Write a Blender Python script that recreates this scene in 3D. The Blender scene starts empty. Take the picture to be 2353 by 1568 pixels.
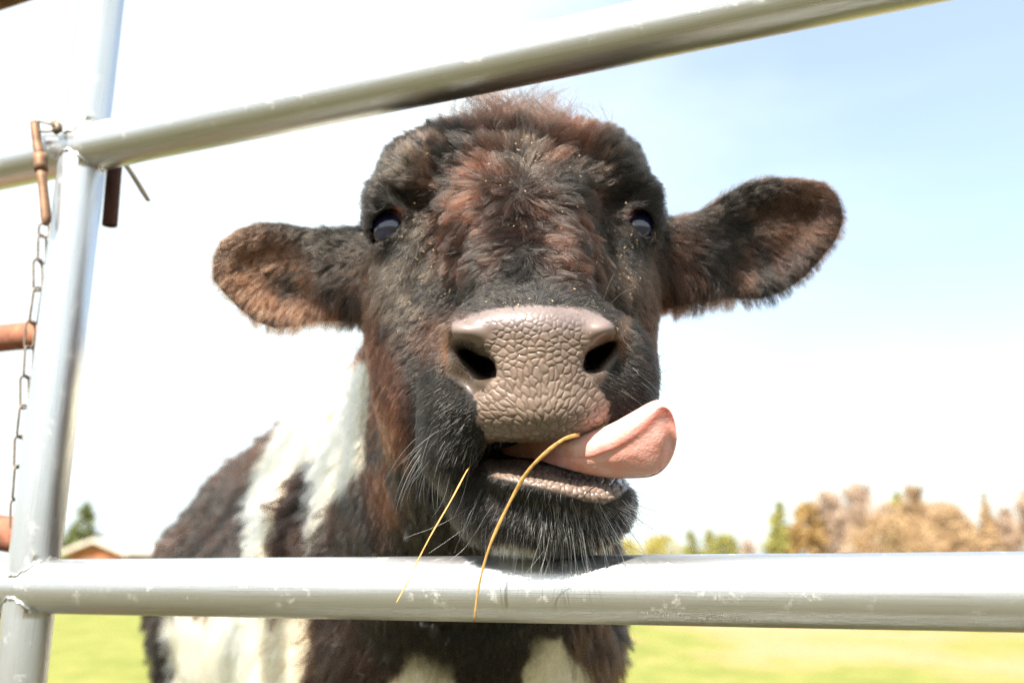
import bpy, bmesh, math, random
import numpy as np
from mathutils import Vector, Matrix, kdtree

random.seed(7); RNG = np.random.default_rng(7)
S = bpy.context.scene
COL = S.collection
R = math.radians

# ------------------------------------------------------------------ camera
H = 0.85                       # eye height of the lens
TILT = R(13.0)
F = 2194.0                     # focal length in pixels of a 2352 px wide picture
CX, CY = 1176.0, 784.0
CT, ST = math.cos(TILT), math.sin(TILT)
cam_d = bpy.data.cameras.new('camera'); cam = bpy.data.objects.new('camera', cam_d); COL.objects.link(cam)
cam.location = (0, 0, H); cam.rotation_euler = (math.pi/2 + TILT, 0, 0)
cam_d.sensor_width = 36.0; cam_d.lens = 36.0*F/2352.0
cam_d.clip_start = 0.02; cam_d.clip_end = 6000
cam_d.dof.use_dof = True; cam_d.dof.focus_distance = 0.635; cam_d.dof.aperture_fstop = 4.9
S.camera = cam

# ------------------------------------------------------------------ light and exposure
SUN = Vector((-0.36, -0.62, 0.80)).normalized()        # towards the sun
sl = bpy.data.lights.new('sun', 'SUN'); sl.energy = 5.0; sl.angle = R(0.53); sl.color = (1.0, 0.93, 0.82)
so = bpy.data.objects.new('sun', sl); COL.objects.link(so)
so.rotation_euler = SUN.to_track_quat('Z', 'Y').to_euler()
W = bpy.data.worlds.new('World'); S.world = W; W.use_nodes = True
nt = W.node_tree; nt.nodes.clear(); N = nt.nodes.new; L = nt.links.new
wo = N('ShaderNodeOutputWorld'); bg = N('ShaderNodeBackground'); bg.inputs[1].default_value = 0.10
sky = N('ShaderNodeTexSky'); sky.sky_type = 'NISHITA'; sky.sun_disc = False
sky.sun_elevation = math.asin(SUN.z); sky.sun_rotation = math.atan2(SUN.x, SUN.y)
sky.air_density = 1.0; sky.dust_density = 1.8; sky.ozone_density = 0.6
tc = N('ShaderNodeTexCoord')
mp = N('ShaderNodeMapping'); mp.inputs['Scale'].default_value = (1.0, 1.0, 2.6); mp.inputs['Rotation'].default_value = (0.2, 0.25, 0.3)
nz = N('ShaderNodeTexNoise'); nz.inputs['Scale'].default_value = 2.1; nz.inputs['Detail'].default_value = 5; nz.inputs['Roughness'].default_value = .5
L(tc.outputs['Generated'], mp.inputs[0]); L(mp.outputs[0], nz.inputs[0])
# thin bright cloud lies thick to the left and low down, and opens to blue on the upper right
dt = N('ShaderNodeVectorMath'); dt.operation = 'DOT_PRODUCT'; dt.inputs[1].default_value = Vector((0.53, 0.76, 0.43)).normalized()
L(tc.outputs['Generated'], dt.inputs[0])
gap = N('ShaderNodeMapRange'); gap.interpolation_type = 'SMOOTHSTEP'
gap.inputs[1].default_value = 0.72; gap.inputs[2].default_value = 0.99; gap.inputs[3].default_value = 0.62; gap.inputs[4].default_value = 0.02
L(dt.outputs['Value'], gap.inputs[0])
ad = N('ShaderNodeMath'); ad.operation = 'ADD'; L(nz.outputs['Fac'], ad.inputs[0]); L(gap.outputs[0], ad.inputs[1])
cv = N('ShaderNodeMapRange'); cv.interpolation_type = 'SMOOTHSTEP'
cv.inputs[1].default_value = 0.40; cv.inputs[2].default_value = 1.02; cv.inputs[3].default_value = 0.28; cv.inputs[4].default_value = 0.95
L(ad.outputs[0], cv.inputs[0])
mx = N('ShaderNodeMix'); mx.data_type = 'RGBA'
L(cv.outputs[0], mx.inputs[0]); L(sky.outputs[0], mx.inputs[6]); mx.inputs[7].default_value = (4.0, 4.5, 4.65, 1)
L(mx.outputs[2], bg.inputs[0]); L(bg.outputs[0], wo.inputs[0])
S.view_settings.view_transform = 'Standard'; S.view_settings.look = 'None'
S.view_settings.exposure = 1.62; S.view_settings.gamma = 1.0
S.cycles.max_bounces = 10; S.cycles.diffuse_bounces = 3; S.cycles.glossy_bounces = 4
S.cycles.transmission_bounces = 8; S.cycles.transparent_max_bounces = 8
S.cycles.use_denoising = True; S.cycles.denoising_prefilter = 'NONE'
S.cycles.caustics_reflective = False; S.cycles.caustics_refractive = False; S.cycles.blur_glossy = 1.0; S.cycles.sample_clamp_indirect = 3.0
try:
    S.cycles_curves.shape = 'RIBBONS'; S.cycles_curves.subdivisions = 2
except Exception: pass
FUR = True

# ------------------------------------------------------------------ helpers
def P(px, py, d):
    """a photograph pixel (2352 px wide) at depth d (metres along the lens axis) -> world"""
    x = (px-CX)/F*d; u = (CY-py)/F*d
    return np.array((x, d*CT - u*ST, H + u*CT + d*ST))
def PV(px, py, d): return Vector(P(px, py, d))
CAMX = np.array((1., 0, 0)); CAMU = np.array((0, -ST, CT)); CAMD = np.array((0, CT, ST))
def project(p):
    q = p - np.array((0, 0, H))
    d = q @ CAMD; x = q[:, 0]; u = q @ CAMU
    return CX + F*x/d, CY - F*u/d, d
def camdir(dx, dy, dz=0.0):
    return CAMX*dx - CAMU*dy + CAMD*dz
def sm(e0, e1, x):
    t = np.clip((x-e0)/(e1-e0), 0, 1); return t*t*(3-2*t)
def poly_sd(x, y, poly):
    """signed distance (negative inside) of arrays x,y to a polygon"""
    pts = np.asarray(poly, float); n = len(pts)
    d = np.full(x.shape, 1e18); s = np.ones(x.shape)
    for i in range(n):
        a = pts[i]; b = pts[i-1]
        ex, ey = b-a; wx = x-a[0]; wy = y-a[1]
        t = np.clip((wx*ex+wy*ey)/(ex*ex+ey*ey), 0, 1)
        d = np.minimum(d, (wx-ex*t)**2 + (wy-ey*t)**2)
        c1 = y >= a[1]; c2 = y < b[1]; c3 = ex*wy > ey*wx
        s = np.where((c1 & c2 & c3) | (~c1 & ~c2 & ~c3), -s, s)
    return s*np.sqrt(d)
def vnoise(p, scale, seed=0):
    q = p*scale + 100.0 + seed*17.3; i = np.floor(q).astype(np.int64); f = q-i; f = f*f*(3-2*f)
    def h(a, b, c):
        n = (a*374761393 + b*668265263 + c*2147483647 + seed*1274126177) & 0xffffffff
        n = ((n ^ (n >> 13))*1274126177) & 0xffffffff
        return ((n ^ (n >> 16)) & 0xffff)/65535.0
    r = 0
    for a in (0, 1):
        for b in (0, 1):
            for c in (0, 1):
                w = (f[:, 0] if a else 1-f[:, 0])*(f[:, 1] if b else 1-f[:, 1])*(f[:, 2] if c else 1-f[:, 2])
                r = r + w*h(i[:, 0]+a, i[:, 1]+b, i[:, 2]+c)
    return r
def spline(pts, n):
    pts = [np.array(p, float) for p in pts]
    ext = [2*pts[0]-pts[1]] + pts + [2*pts[-1]-pts[-2]]
    out = []
    m = len(pts)-1
    for k in range(n):
        t = k/(n-1)*m; i = min(int(t), m-1); f = t-i
        a, b, c, d = ext[i:i+4]
        out.append(.5*((2*b)+(c-a)*f+(2*a-5*b+4*c-d)*f*f+(3*b-a-3*c+d)*f**3))
    return out
def tag(o, label=None, cat=None, group=None, kind=None):
    if label: o['label'] = label
    if cat: o['category'] = cat
    if group: o['group'] = group
    if kind: o['kind'] = kind
    return o
def empty(name, loc):
    o = bpy.data.objects.new(name, None); COL.objects.link(o); o.location = loc; o.empty_display_size = .05; return o
def link(name, me, mat, parent=None, smooth=True):
    if mat is not None: me.materials.append(mat)
    o = bpy.data.objects.new(name, me); COL.objects.link(o)
    if smooth: me.polygons.foreach_set('use_smooth', [True]*len(me.polygons))
    if parent is not None:
        o.parent = parent; o.matrix_parent_inverse = Matrix.Translation(parent.location).inverted()
    return o
def mesh_np(name, v, f):
    me = bpy.data.meshes.new(name)
    me.from_pydata([tuple(a) for a in v], [], [tuple(int(k) for k in a) for a in f]); me.update(); return me
def bm_obj(name, bm, mat, parent=None, smooth=True):
    me = bpy.data.meshes.new(name); bmesh.ops.recalc_face_normals(bm, faces=bm.faces); bm.to_mesh(me); bm.free()
    return link(name, me, mat, parent, smooth)
def add_tube(bm, pts, rad, seg=16, caps=True, flat=1.0, closed=False, up=None):
    """tube through pts; rad scalar or list; flat squashes one axis"""
    n = len(pts); pts = [Vector(p) for p in pts]
    rads = [rad]*n if not hasattr(rad, '__len__') else rad
    rings = []; prev = up
    for i in range(n):
        if closed: t = (pts[(i+1) % n]-pts[i-1]).normalized()
        else: t = (pts[min(i+1, n-1)]-pts[max(i-1, 0)]).normalized()
        if prev is None:
            prev = Vector((0, 0, 1)) if abs(t.z) < .9 else Vector((0, 1, 0))
        a = (prev - t*prev.dot(t)).normalized(); b = t.cross(a); prev = a
        rings.append([bm.verts.new(pts[i] + (a*math.cos(2*math.pi*k/seg)*flat + b*math.sin(2*math.pi*k/seg))*rads[i]) for k in range(seg)])
    for i in range(n if closed else n-1):
        r0, r1 = rings[i], rings[(i+1) % n]
        for k in range(seg): bm.faces.new((r0[k], r0[(k+1) % seg], r1[(k+1) % seg], r1[k]))
    if caps and not closed:
        bm.faces.new(rings[0][::-1]); bm.faces.new(rings[-1])
    return rings
def mat_new(name):
    m = bpy.data.materials.new(name); m.use_nodes = True; t = m.node_tree
    b = t.nodes['Principled BSDF']; return m, t, b
def nn(t, typ, **kw):
    n = t.nodes.new(typ)
    for k, v in kw.items():
        if k in n.inputs.keys() if hasattr(n.inputs, 'keys') else False: n.inputs[k].default_value = v
        else: setattr(n, k, v)
    return n
def ramp(t, stops):
    r = t.nodes.new('ShaderNodeValToRGB'); e = r.color_ramp.elements
    while len(e) < len(stops): e.new(0.5)
    for k, (p, c) in enumerate(stops):
        e[k].position = p; e[k].color = (*c, 1) if len(c) == 3 else c
    return r

# ------------------------------------------------------------------ materials of the setting
def mat_field():
    m, t, b = mat_new('meadow'); lk = t.links.new
    g = nn(t, 'ShaderNodeTexCoord')
    mpn = t.nodes.new('ShaderNodeMapping'); mpn.inputs['Scale'].default_value = (1, .55, 1); lk(g.outputs['Object'], mpn.inputs[0])
    n1 = nn(t, 'ShaderNodeTexNoise', Scale=.42, Detail=6, Roughness=.6); n2 = nn(t, 'ShaderNodeTexNoise', Scale=2.6, Detail=5, Roughness=.65)
    n3 = nn(t, 'ShaderNodeTexNoise', Scale=30.0, Detail=3)
    for n in (n1, n2): lk(mpn.outputs[0], n.inputs[0])
    lk(g.outputs['Object'], n3.inputs[0])
    grass = ramp(t, [(.3, (.135, .155, .035)), (.55, (.20, .205, .055)), (.75, (.28, .245, .10))]); lk(n2.outputs[0], grass.inputs[0])
    dry = ramp(t, [(.3, (.25, .165, .085)), (.7, (.40, .275, .145))]); lk(n3.outputs[0], dry.inputs[0])
    ms = ramp(t, [(.50, (0, 0, 0)), (.62, (1, 1, 1))])
    # drier towards the right of the paddock
    sx = t.nodes.new('ShaderNodeSeparateXYZ'); lk(g.outputs['Object'], sx.inputs[0])
    mr = t.nodes.new('ShaderNodeMapRange'); mr.inputs[1].default_value = -4; mr.inputs[2].default_value = 6; mr.inputs[3].default_value = -.07; mr.inputs[4].default_value = .11
    lk(sx.outputs[0], mr.inputs[0])
    a = t.nodes.new('ShaderNodeMath'); a.operation = 'ADD'; lk(n1.outputs[0], a.inputs[0]); lk(mr.outputs[0], a.inputs[1]); lk(a.outputs[0], ms.inputs[0])
    mix = t.nodes.new('ShaderNodeMix'); mix.data_type = 'RGBA'
    lk(ms.outputs[0], mix.inputs[0]); lk(grass.outputs[0], mix.inputs[6]); lk(dry.outputs[0], mix.inputs[7]); lk(mix.outputs[2], b.inputs['Base Color'])
    # trodden bare earth and gravel on the near side of the gate
    wy = t.nodes.new('ShaderNodeMath'); wy.operation = 'MULTIPLY_ADD'; lk(n2.outputs[0], wy.inputs[0]); wy.inputs[1].default_value = 1.6; lk(sx.outputs[1], wy.inputs[2])
    sy = t.nodes.new('ShaderNodeMapRange'); sy.inputs[1].default_value = 3.6; sy.inputs[2].default_value = 4.4; lk(wy.outputs[0], sy.inputs[0])
    mud = ramp(t, [(.3, (.04, .038, .017)), (.7, (.095, .085, .04))]); lk(n3.outputs[0], mud.inputs[0])
    mix2 = t.nodes.new('ShaderNodeMix'); mix2.data_type = 'RGBA'; lk(sy.outputs[0], mix2.inputs[0]); lk(mud.outputs[0], mix2.inputs[6]); lk(mix.outputs[2], mix2.inputs[7]); lk(mix2.outputs[2], b.inputs['Base Color'])
    b.inputs['Roughness'].default_value = .95; b.inputs['Specular IOR Level'].default_value = .1
    bp = nn(t, 'ShaderNodeBump', Strength=.8, Distance=.03); lk(n3.outputs[0], bp.inputs['Height']); lk(bp.outputs[0], b.inputs['Normal'])
    return m
def mat_plain(name, col, rough=.8, var=.25, scale=3.0, metallic=0.0, spec=.3, trans=0.0):
    m, t, b = mat_new(name); lk = t.links.new
    g = nn(t, 'ShaderNodeTexCoord'); n = nn(t, 'ShaderNodeTexNoise', Scale=scale, Detail=5, Roughness=.6); lk(g.outputs['Object'], n.inputs[0])
    c0 = tuple(c*(1-var) for c in col); c1 = tuple(min(1, c*(1+var)) for c in col)
    r = ramp(t, [(.3, c0), (.7, c1)]); lk(n.outputs[0], r.inputs[0]); lk(r.outputs[0], b.inputs['Base Color'])
    b.inputs['Roughness'].default_value = rough; b.inputs['Metallic'].default_value = metallic; b.inputs['Specular IOR Level'].default_value = spec
    return m
def mat_galv():
    m, t, b = mat_new('galvanised_steel'); lk = t.links.new
    uv = t.nodes.new('ShaderNodeUVMap')
    st = t.nodes.new('ShaderNodeMapping'); st.inputs['Scale'].default_value = (1.5, 60, 1); lk(uv.outputs[0], st.inputs[0])
    n1 = nn(t, 'ShaderNodeTexNoise', Scale=6.0, Detail=5, Roughness=.65); lk(st.outputs[0], n1.inputs[0])   # drawing lines along the tube
    g = nn(t, 'ShaderNodeTexCoord')
    n2 = nn(t, 'ShaderNodeTexNoise', Scale=55.0, Detail=8, Roughness=.75); lk(g.outputs['Object'], n2.inputs[0])
    n3 = nn(t, 'ShaderNodeTexNoise', Scale=260.0, Detail=3, Roughness=.6); lk(g.outputs['Object'], n3.inputs[0])
    spot = ramp(t, [(.57, (0, 0, 0)), (.64, (1, 1, 1))]); lk(n2.outputs[0], spot.inputs[0])
    base = ramp(t, [(.30, (.46, .47, .48)), (.5, (.70, .71, .73)), (.7, (.56, .57, .58))]); lk(n1.outputs[0], base.inputs[0])
    mix = t.nodes.new('ShaderNodeMix'); mix.data_type = 'RGBA'; mix.inputs[7].default_value = (.80, .77, .72, 1)
    sc = t.nodes.new('ShaderNodeMath'); sc.operation = 'MULTIPLY'; lk(spot.outputs[0], sc.inputs[0]); sc.inputs[1].default_value = .38
    lk(sc.outputs[0], mix.inputs[0]); lk(base.outputs[0], mix.inputs[6]); lk(mix.outputs[2], b.inputs['Base Color'])
    mr = t.nodes.new('ShaderNodeMapRange'); mr.inputs[3].default_value = .20; mr.inputs[4].default_value = .40; lk(n1.outputs[0], mr.inputs[0])
    mr2 = t.nodes.new('ShaderNodeMath'); mr2.operation = 'MULTIPLY_ADD'; lk(sc.outputs[0], mr2.inputs[0]); mr2.inputs[1].default_value = .35; lk(mr.outputs[0], mr2.inputs[2])
    lk(mr2.outputs[0], b.inputs['Roughness'])
    mt = t.nodes.new('ShaderNodeMath'); mt.operation = 'MULTIPLY_ADD'; lk(sc.outputs[0], mt.inputs[0]); mt.inputs[1].default_value = -.35; mt.inputs[2].default_value = .90
    lk(mt.outputs[0], b.inputs['Metallic'])
    ah = t.nodes.new('ShaderNodeMath'); ah.operation = 'MULTIPLY_ADD'; lk(n3.outputs[0], ah.inputs[0]); ah.inputs[1].default_value = .35; lk(n1.outputs[0], ah.inputs[2])
    bp = nn(t, 'ShaderNodeBump', Strength=.25, Distance=.0007); lk(ah.outputs[0], bp.inputs['Height']); lk(bp.outputs[0], b.inputs['Normal'])
    return m
def mat_rust():
    m, t, b = mat_new('rusty_iron'); lk = t.links.new
    g = nn(t, 'ShaderNodeTexCoord'); n = nn(t, 'ShaderNodeTexNoise', Scale=70.0, Detail=7, Roughness=.65); lk(g.outputs['Object'], n.inputs[0])
    r = ramp(t, [(.3, (.13, .05, .03)), (.55, (.27, .10, .055)), (.75, (.36, .17, .09))]); lk(n.outputs[0], r.inputs[0]); lk(r.outputs[0], b.inputs['Base Color'])
    b.inputs['Roughness'].default_value = .8
    bp = nn(t, 'ShaderNodeBump', Strength=.4, Distance=.001); lk(n.outputs[0], bp.inputs['Height']); lk(bp.outputs[0], b.inputs['Normal'])
    return m
M_FIELD = mat_field(); M_GALV = mat_galv(); M_RUST = mat_rust()

# ------------------------------------------------------------------ ground
bm = bmesh.new()
rings = []
NR = 72
for ri, rr in enumerate([0, 2, 5, 9, 14, 20, 30, 45, 70, 110, 200, 500, 1500, 4000]):
    row = []
    for k in range(NR if ri else 1):
        a = 2*math.pi*k/NR; x, y = rr*math.cos(a), rr*math.sin(a)
        z = .03*math.sin(x*.31+1)*math.cos(y*.23) if 5 < rr < 100 else 0
        row.append(bm.verts.new((x, y, z)))
    rings.append(row)
for k in range(NR): bm.faces.new((rings[0][0], rings[1][k], rings[1][(k+1) % NR]))
for a, b in zip(rings[1:], rings[2:]):
    for k in range(NR): bm.faces.new((a[k], b[k], b[(k+1) % NR], a[(k+1) % NR]))
tag(bm_obj('ground', bm, M_FIELD), kind='structure')

# ------------------------------------------------------------------ trees, barn
def at(px, d): return np.array(((px-CX)/F*d*CT, d, 0.0))    # a point on the ground d metres off, seen at column px
def hgt(py, d): v = (CY-py)/F; return H + d*(v*CT+ST)/(CT-v*ST)                    # height whose top shows at row py
def leaf_mat(name, c, var=.35):
    return mat_plain(name, c, .8, var, 1.3, spec=.2)
LEAF = {'green': leaf_mat('leaves_green', (.27, .26, .075)), 'yellow': leaf_mat('leaves_yellow_green', (.36, .31, .075)),
        'orange': leaf_mat('leaves_rust', (.36, .24, .10)), 'pine': leaf_mat('needles', (.13, .15, .055)),
        'twig': leaf_mat('twigs_pinkish', (.44, .33, .25)), 'brown': leaf_mat('twigs_brown', (.37, .255, .145))}
M_BARK = mat_plain('bark', (.17, .12, .09), .9, .3, 2.0)
def quads(verts, faces, c, n, up, s, rnd):
    t = up.cross(n)
    if t.length < 1e-3: t = Vector((1, 0, 0))
    t.normalize(); u = n.cross(t).normalized(); k = len(verts)
    verts += [c-t*s*.5-u*s*.5, c+t*s*.5-u*s*.35, c+t*s*.4+u*s*.5, c-t*s*.45+u*s*.4]; faces.append((k, k+1, k+2, k+3))
def tree(name, px, py, d, wpx, kind, shape, label, cat='tree', group='trees along the far edge of the field', dens=1.0, seed=0):
    rnd = random.Random(seed+int(px)); b = at(px, d); h = hgt(py, d); w = wpx*d*CT/F/2
    root = empty(name, b); tag(root, label, cat, group)
    bm = bmesh.new(); seg = 7
    lean = Vector((rnd.uniform(-.03, .03), 0, 1))
    tp = [Vector(b)+lean*(h*.93*k/6)+Vector((rnd.uniform(-1, 1)*.02*h, rnd.uniform(-1, 1)*.02*h, 0))*(k > 0) for k in range(7)]
    add_tube(bm, tp, [max(.03, .024*h*(1-k/6.6)) for k in range(7)], seg)
    limbs = []
    nl = 26 if shape == 'bare' else 14
    for k in range(nl):
        t = rnd.uniform(.15, .9); i = min(5, int(t*6)); p0 = tp[i].lerp(tp[i+1], t*6-i)
        a = rnd.uniform(0, 2*math.pi)
        if shape == 'cone': ln, up = w*(1-t)*1.0, .1
        elif shape == 'bare': ln, up = w*rnd.uniform(.5, 1.1)*(1.15-.6*t), rnd.uniform(.6, 1.6)
        else: ln, up = w*rnd.uniform(.5, .95)*math.sqrt(max(.05, 1-(2*t-1)**2)), .5
        dv = Vector((math.cos(a), math.sin(a), up)); p1 = p0+dv*ln*.5; p2 = p1+(dv+Vector((0, 0, .4*up)))*ln*.45
        p2.z = min(p2.z, h*.99+.0)
        add_tube(bm, [p0, p1, p2], [.009*h*(1-t*.6), .005*h, .002*h], 5); limbs.append((p0, p1, p2))
    bm_obj('trunk', bm, M_BARK, root)
    verts, faces = [], []
    if shape == 'bare':
        for (p0, p1, p2) in limbs:                                  # sprays of fine twigs
            for _ in range(int(100*dens)):
                t = rnd.uniform(.2, 1); c = p0.lerp(p1, t*2) if t < .5 else p1.lerp(p2, t*2-1)
                dv = Vector((rnd.gauss(0, .6), rnd.gauss(0, .6), rnd.uniform(.2, 1.5))).normalized(); ln = w*rnd.uniform(.2, .55)
                sd = dv.cross(Vector((rnd.gauss(0, 1), rnd.gauss(0, 1), rnd.gauss(0, 1)))).normalized()*.0055*h
                e = c+dv*ln
                if e.z > h*(1-.22*min(1.6, ((e.x-b[0])**2+(e.y-b[1])**2)/(w*w))-.1*rnd.random()): continue
                k = len(verts); verts += [c-sd, c+sd, e+sd*.3, e-sd*.3]; faces.append((k, k+1, k+2, k+3))
    else:
        nclump = int(130*dens)
        for k in range(nclump):
            t = rnd.random(); a = rnd.uniform(0, 2*math.pi)
            if shape == 'cone':
                t = t**1.5; z = h*(.06+.94*t); rr = w*(1-t)**.85*(1+.22*math.sin(t*38+k % 3))*math.sqrt(rnd.uniform(.25, 1))+.02*w
            elif shape == 'column':
                z = h*(.04+.95*t); rr = w*min(1, (1-t)*3.2+.12)*math.sqrt(rnd.uniform(.2, 1))
            else:
                z = h*(.08+.88*t); rr = w*math.sqrt(max(.03, 1-(1.75*(t-.45))**2))*math.sqrt(rnd.uniform(.15, 1))
            c = Vector(b)+Vector((math.cos(a)*rr, math.sin(a)*rr, z)); cs = w*rnd.uniform(.16, .34)
            if shape == 'cone': cs *= (1.05-t*.75)
            for _ in range(34):
                o = Vector((rnd.gauss(0, 1), rnd.gauss(0, 1), rnd.gauss(0, .7)))*cs*.55
                nrm = Vector((rnd.gauss(0, 1), rnd.gauss(0, 1), rnd.gauss(.3, 1))).normalized(); p = c+o
                if p.z > h or p.z < 0.02: continue
                quads(verts, faces, p, nrm, Vector((0, 0, 1)), h*rnd.uniform(.022, .048), rnd)
    me = mesh_np('crown', verts, faces); link('crown', me, LEAF[kind], root, smooth=False)
    return root
TREES = [
 ('deciduous_tree', 1437, 1236, 62, 70, 'yellow', 'round', 'small yellow green bush just right of the calf chin above the lower rail'),
 ('deciduous_tree', 1520, 1226, 70, 92, 'yellow', 'round', 'rounded yellow green bush beyond the field, second right of the calf chin'),
 ('deciduous_tree', 1588, 1216, 74, 70, 'green', 'cone', 'low pointed green tree left of its two pointed neighbours in the far clump'),
 ('deciduous_tree', 1632, 1212, 78, 66, 'green', 'cone', 'low pointed green tree in the middle of the far clump'),
 ('deciduous_tree', 1668, 1224, 76, 62, 'green', 'round', 'rounded olive tree at the right end of the low far clump'),
 ('bare_tree', 1722, 1228, 86, 46, 'twig', 'bare', 'tiny pale bare tree in the gap before the tall conifer'),
 ('conifer_tree', 1796, 1148, 74, 96, 'green', 'cone', 'slender bright green conifer left of the rust coloured tree'),
 ('deciduous_tree', 1858, 1152, 72, 76, 'orange', 'column', 'columnar rust brown tree right beside the bright green conifer'),
 ('bare_tree', 1912, 1112, 76, 120, 'twig', 'bare', 'pinkish bare tree standing right of the columnar rust tree'),
 ('deciduous_tree', 1950, 1175, 84, 190, 'twig', 'round', 'pale pinkish thicket behind the tallest bare trees'),
 ('deciduous_tree', 2150, 1150, 86, 190, 'twig', 'round', 'pale round thicket behind the highest brown tips'),
 ('bare_tree', 2340, 1185, 84, 150, 'twig', 'bare', 'faint bare tree behind the right edge of the treeline'),
 ('bare_tree', 1985, 1092, 74, 150, 'twig', 'bare', 'tallest bare twiggy tree in the middle of the far treeline'),
 ('conifer_tree', 2072, 1128, 82, 110, 'green', 'cone', 'olive conifer half hidden behind the brown trees of the treeline'),
 ('deciduous_tree', 2108, 1097, 74, 130, 'brown', 'bare', 'tall pointed brown tree with the highest tip right of centre in the treeline'),
 ('deciduous_tree', 2178, 1140, 72, 150, 'brown', 'bare', 'broad round brown tree at the right shoulder of the treeline'),
 ('deciduous_tree', 2060, 1180, 66, 200, 'brown', 'round', 'low broad rusty thicket in front of the tall brown trees'),
 ('deciduous_tree', 2222, 1195, 68, 110, 'brown', 'round', 'low rusty bush closing the right end of the brown treeline'),
 ('conifer_tree', 2276, 1130, 78, 54, 'brown', 'cone', 'thin pointed brown tree standing alone right of the gap'),
 ('bare_tree', 2316, 1150, 80, 80, 'twig', 'bare', 'pinkish bare tree right of the lone pointed brown tree'),
 ('bare_tree', 2385, 1105, 76, 120, 'twig', 'bare', 'bare tree cut off by the right edge of the picture'),
 ('conifer_tree', 186, 1152, 58, 118, 'pine', 'cone', 'dark green conifer left of the calf behind the gabled barn'),
 ('conifer_tree', 112, 1200, 64, 120, 'pine', 'cone', 'dark conifer mostly hidden behind the gate post'),
 ('bare_tree', 322, 1238, 84, 90, 'twig', 'bare', 'faint bare tree behind the barn roof near the calf back'),
]
for i, (nm, px, py, d, w, k, sh, lab) in enumerate(TREES): tree(nm, px, py, d, w, k, sh, lab, seed=i*31)

def box(bm, x0, x1, y0, y1, z0, z1):
    v = [bm.verts.new(p) for p in ((x0, y0, z0), (x1, y0, z0), (x1, y1, z0), (x0, y1, z0), (x0, y0, z1), (x1, y0, z1), (x1, y1, z1), (x0, y1, z1))]
    for f in ((0, 3, 2, 1), (4, 5, 6, 7), (0, 1, 5, 4), (1, 2, 6, 5), (2, 3, 7, 6), (3, 0, 4, 7)): bm.faces.new([v[k] for k in f])
M_BWALL = mat_plain('barn_boards', (.42, .17, .085), .85, .2, 1.5); M_BROOF = mat_plain('barn_roof_sheet', (.55, .50, .45), .5, .1, 1.0)
M_BTRIM = mat_plain('barn_door_boards', (.30, .16, .10), .8, .2, 2.0)
def barn(px0, px1, py_ridge, py_eave, d, depth, label, ridge_x):
    x0 = at(px0, d)[0]; x1 = at(px1, d)[0]; xm = (x0+x1)/2; ze = hgt(py_eave, d); zr = hgt(py_ridge, d)
    root = empty('barn', (xm, d, 0)); tag(root, label, 'barn')
    bm = bmesh.new()
    if not ridge_x:                                                  # gable end faces us
        f = [bm.verts.new((x, y, z)) for y in (d, d+depth) for x, z in ((x0, 0), (x1, 0), (x1, ze), (xm, zr-.12), (x0, ze))]
        bm.faces.new(f[:5]); bm.faces.new(f[9:4:-1])
        for k in range(5): bm.faces.new((f[k], f[5+k], f[5+(k+1) % 5], f[(k+1) % 5]))
        bm_obj('wall', bm, M_BWALL, root, False)
        bm = bmesh.new(); o = .45; th = .16
        for s in (-1, 1):
            xe = xm+s*((x1-x0)/2+o); zz = ze-(zr-ze)*o/((x1-x0)/2)
            a = [(xm, zr), (xe, zz), (xe, zz+th), (xm, zr+th)]
            v = [bm.verts.new((x, y, z)) for y in (d-o, d+depth+o) for x, z in a]
            bm.faces.new(v[:4]); bm.faces.new(v[7:3:-1])
            for k in range(4): bm.faces.new((v[k], v[4+k], v[4+(k+1) % 4], v[(k+1) % 4]))
        bm_obj('roof', bm, M_BROOF, root, False)
    else:
        box(bm, x0, x1, d, d+depth, 0, ze); bm_obj('wall', bm, M_BWALL, root, False)
        bm = bmesh.new(); ym = d+depth/2
        v = [bm.verts.new((x, y, z)) for x in (x0-.4, x1+.4) for y, z in ((d-.4, ze-.05), (ym, zr), (d+depth+.4, ze-.05), (d+depth+.4, ze+.1), (ym, zr+.15), (d-.4, ze+.1))]
        bm.faces.new(v[:6]); bm.faces.new(v[11:5:-1])
        for k in range(6): bm.faces.new((v[k], v[6+k], v[6+(k+1) % 6], v[(k+1) % 6]))
        bm_obj('roof', bm, mat_plain('low_barn_roof', (.50, .30, .20), .7, .15, 1.0), root, False)
    bm = bmesh.new(); box(bm, xm-.7, xm+.7, d-.06, d-.005, 0, min(2.0, ze*.8)); bm_obj('door', bm, M_BTRIM, root, False)
barn(158, 276, 1244, 1268, 46, 9, 'orange barn with a pale gabled roof just above the lower rail', False)
barn(278, 400, 1258, 1268, 52, 6, 'long low reddish shed right of the pale gabled barn', True)

# ------------------------------------------------------------------ gate of galvanised tube
GR = 0.0227
GA = R(21.95); GDIR = np.array((math.cos(GA), -math.sin(GA), 0)); SAG = .0049
G0 = np.array((0, .69, H-.0182))                                    # lower rail passes here
nrm = np.array((math.sin(GA), math.cos(GA), 0)); camp = np.array((0, 0, H))
def on_gate(px, py, off=0.0):
    r = P(px, py, 1.0)-camp; t = ((G0-camp)@nrm+off)/(r@nrm); return camp+r*t
def gs(p): return (p-G0)@GDIR                                      # position along the gate
ZL, ZU = G0[2], H+.390
def gp(s, z): q = G0+GDIR*s; q[2] = z+SAG*s; return q
_a, _b = on_gate(103, 1090), on_gate(234, 0)
LEAN = (gs(_b)-gs(_a))/(_b[2]-_a[2])
def su(z): return gs(_a)+(z-_a[2])*LEAN                             # the upright leans a little
SP = su(ZL)
gate = empty('tube_gate', gp(SP, 0)); tag(gate, 'galvanised steel tube gate across the foreground with two long rails', 'gate')
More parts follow.
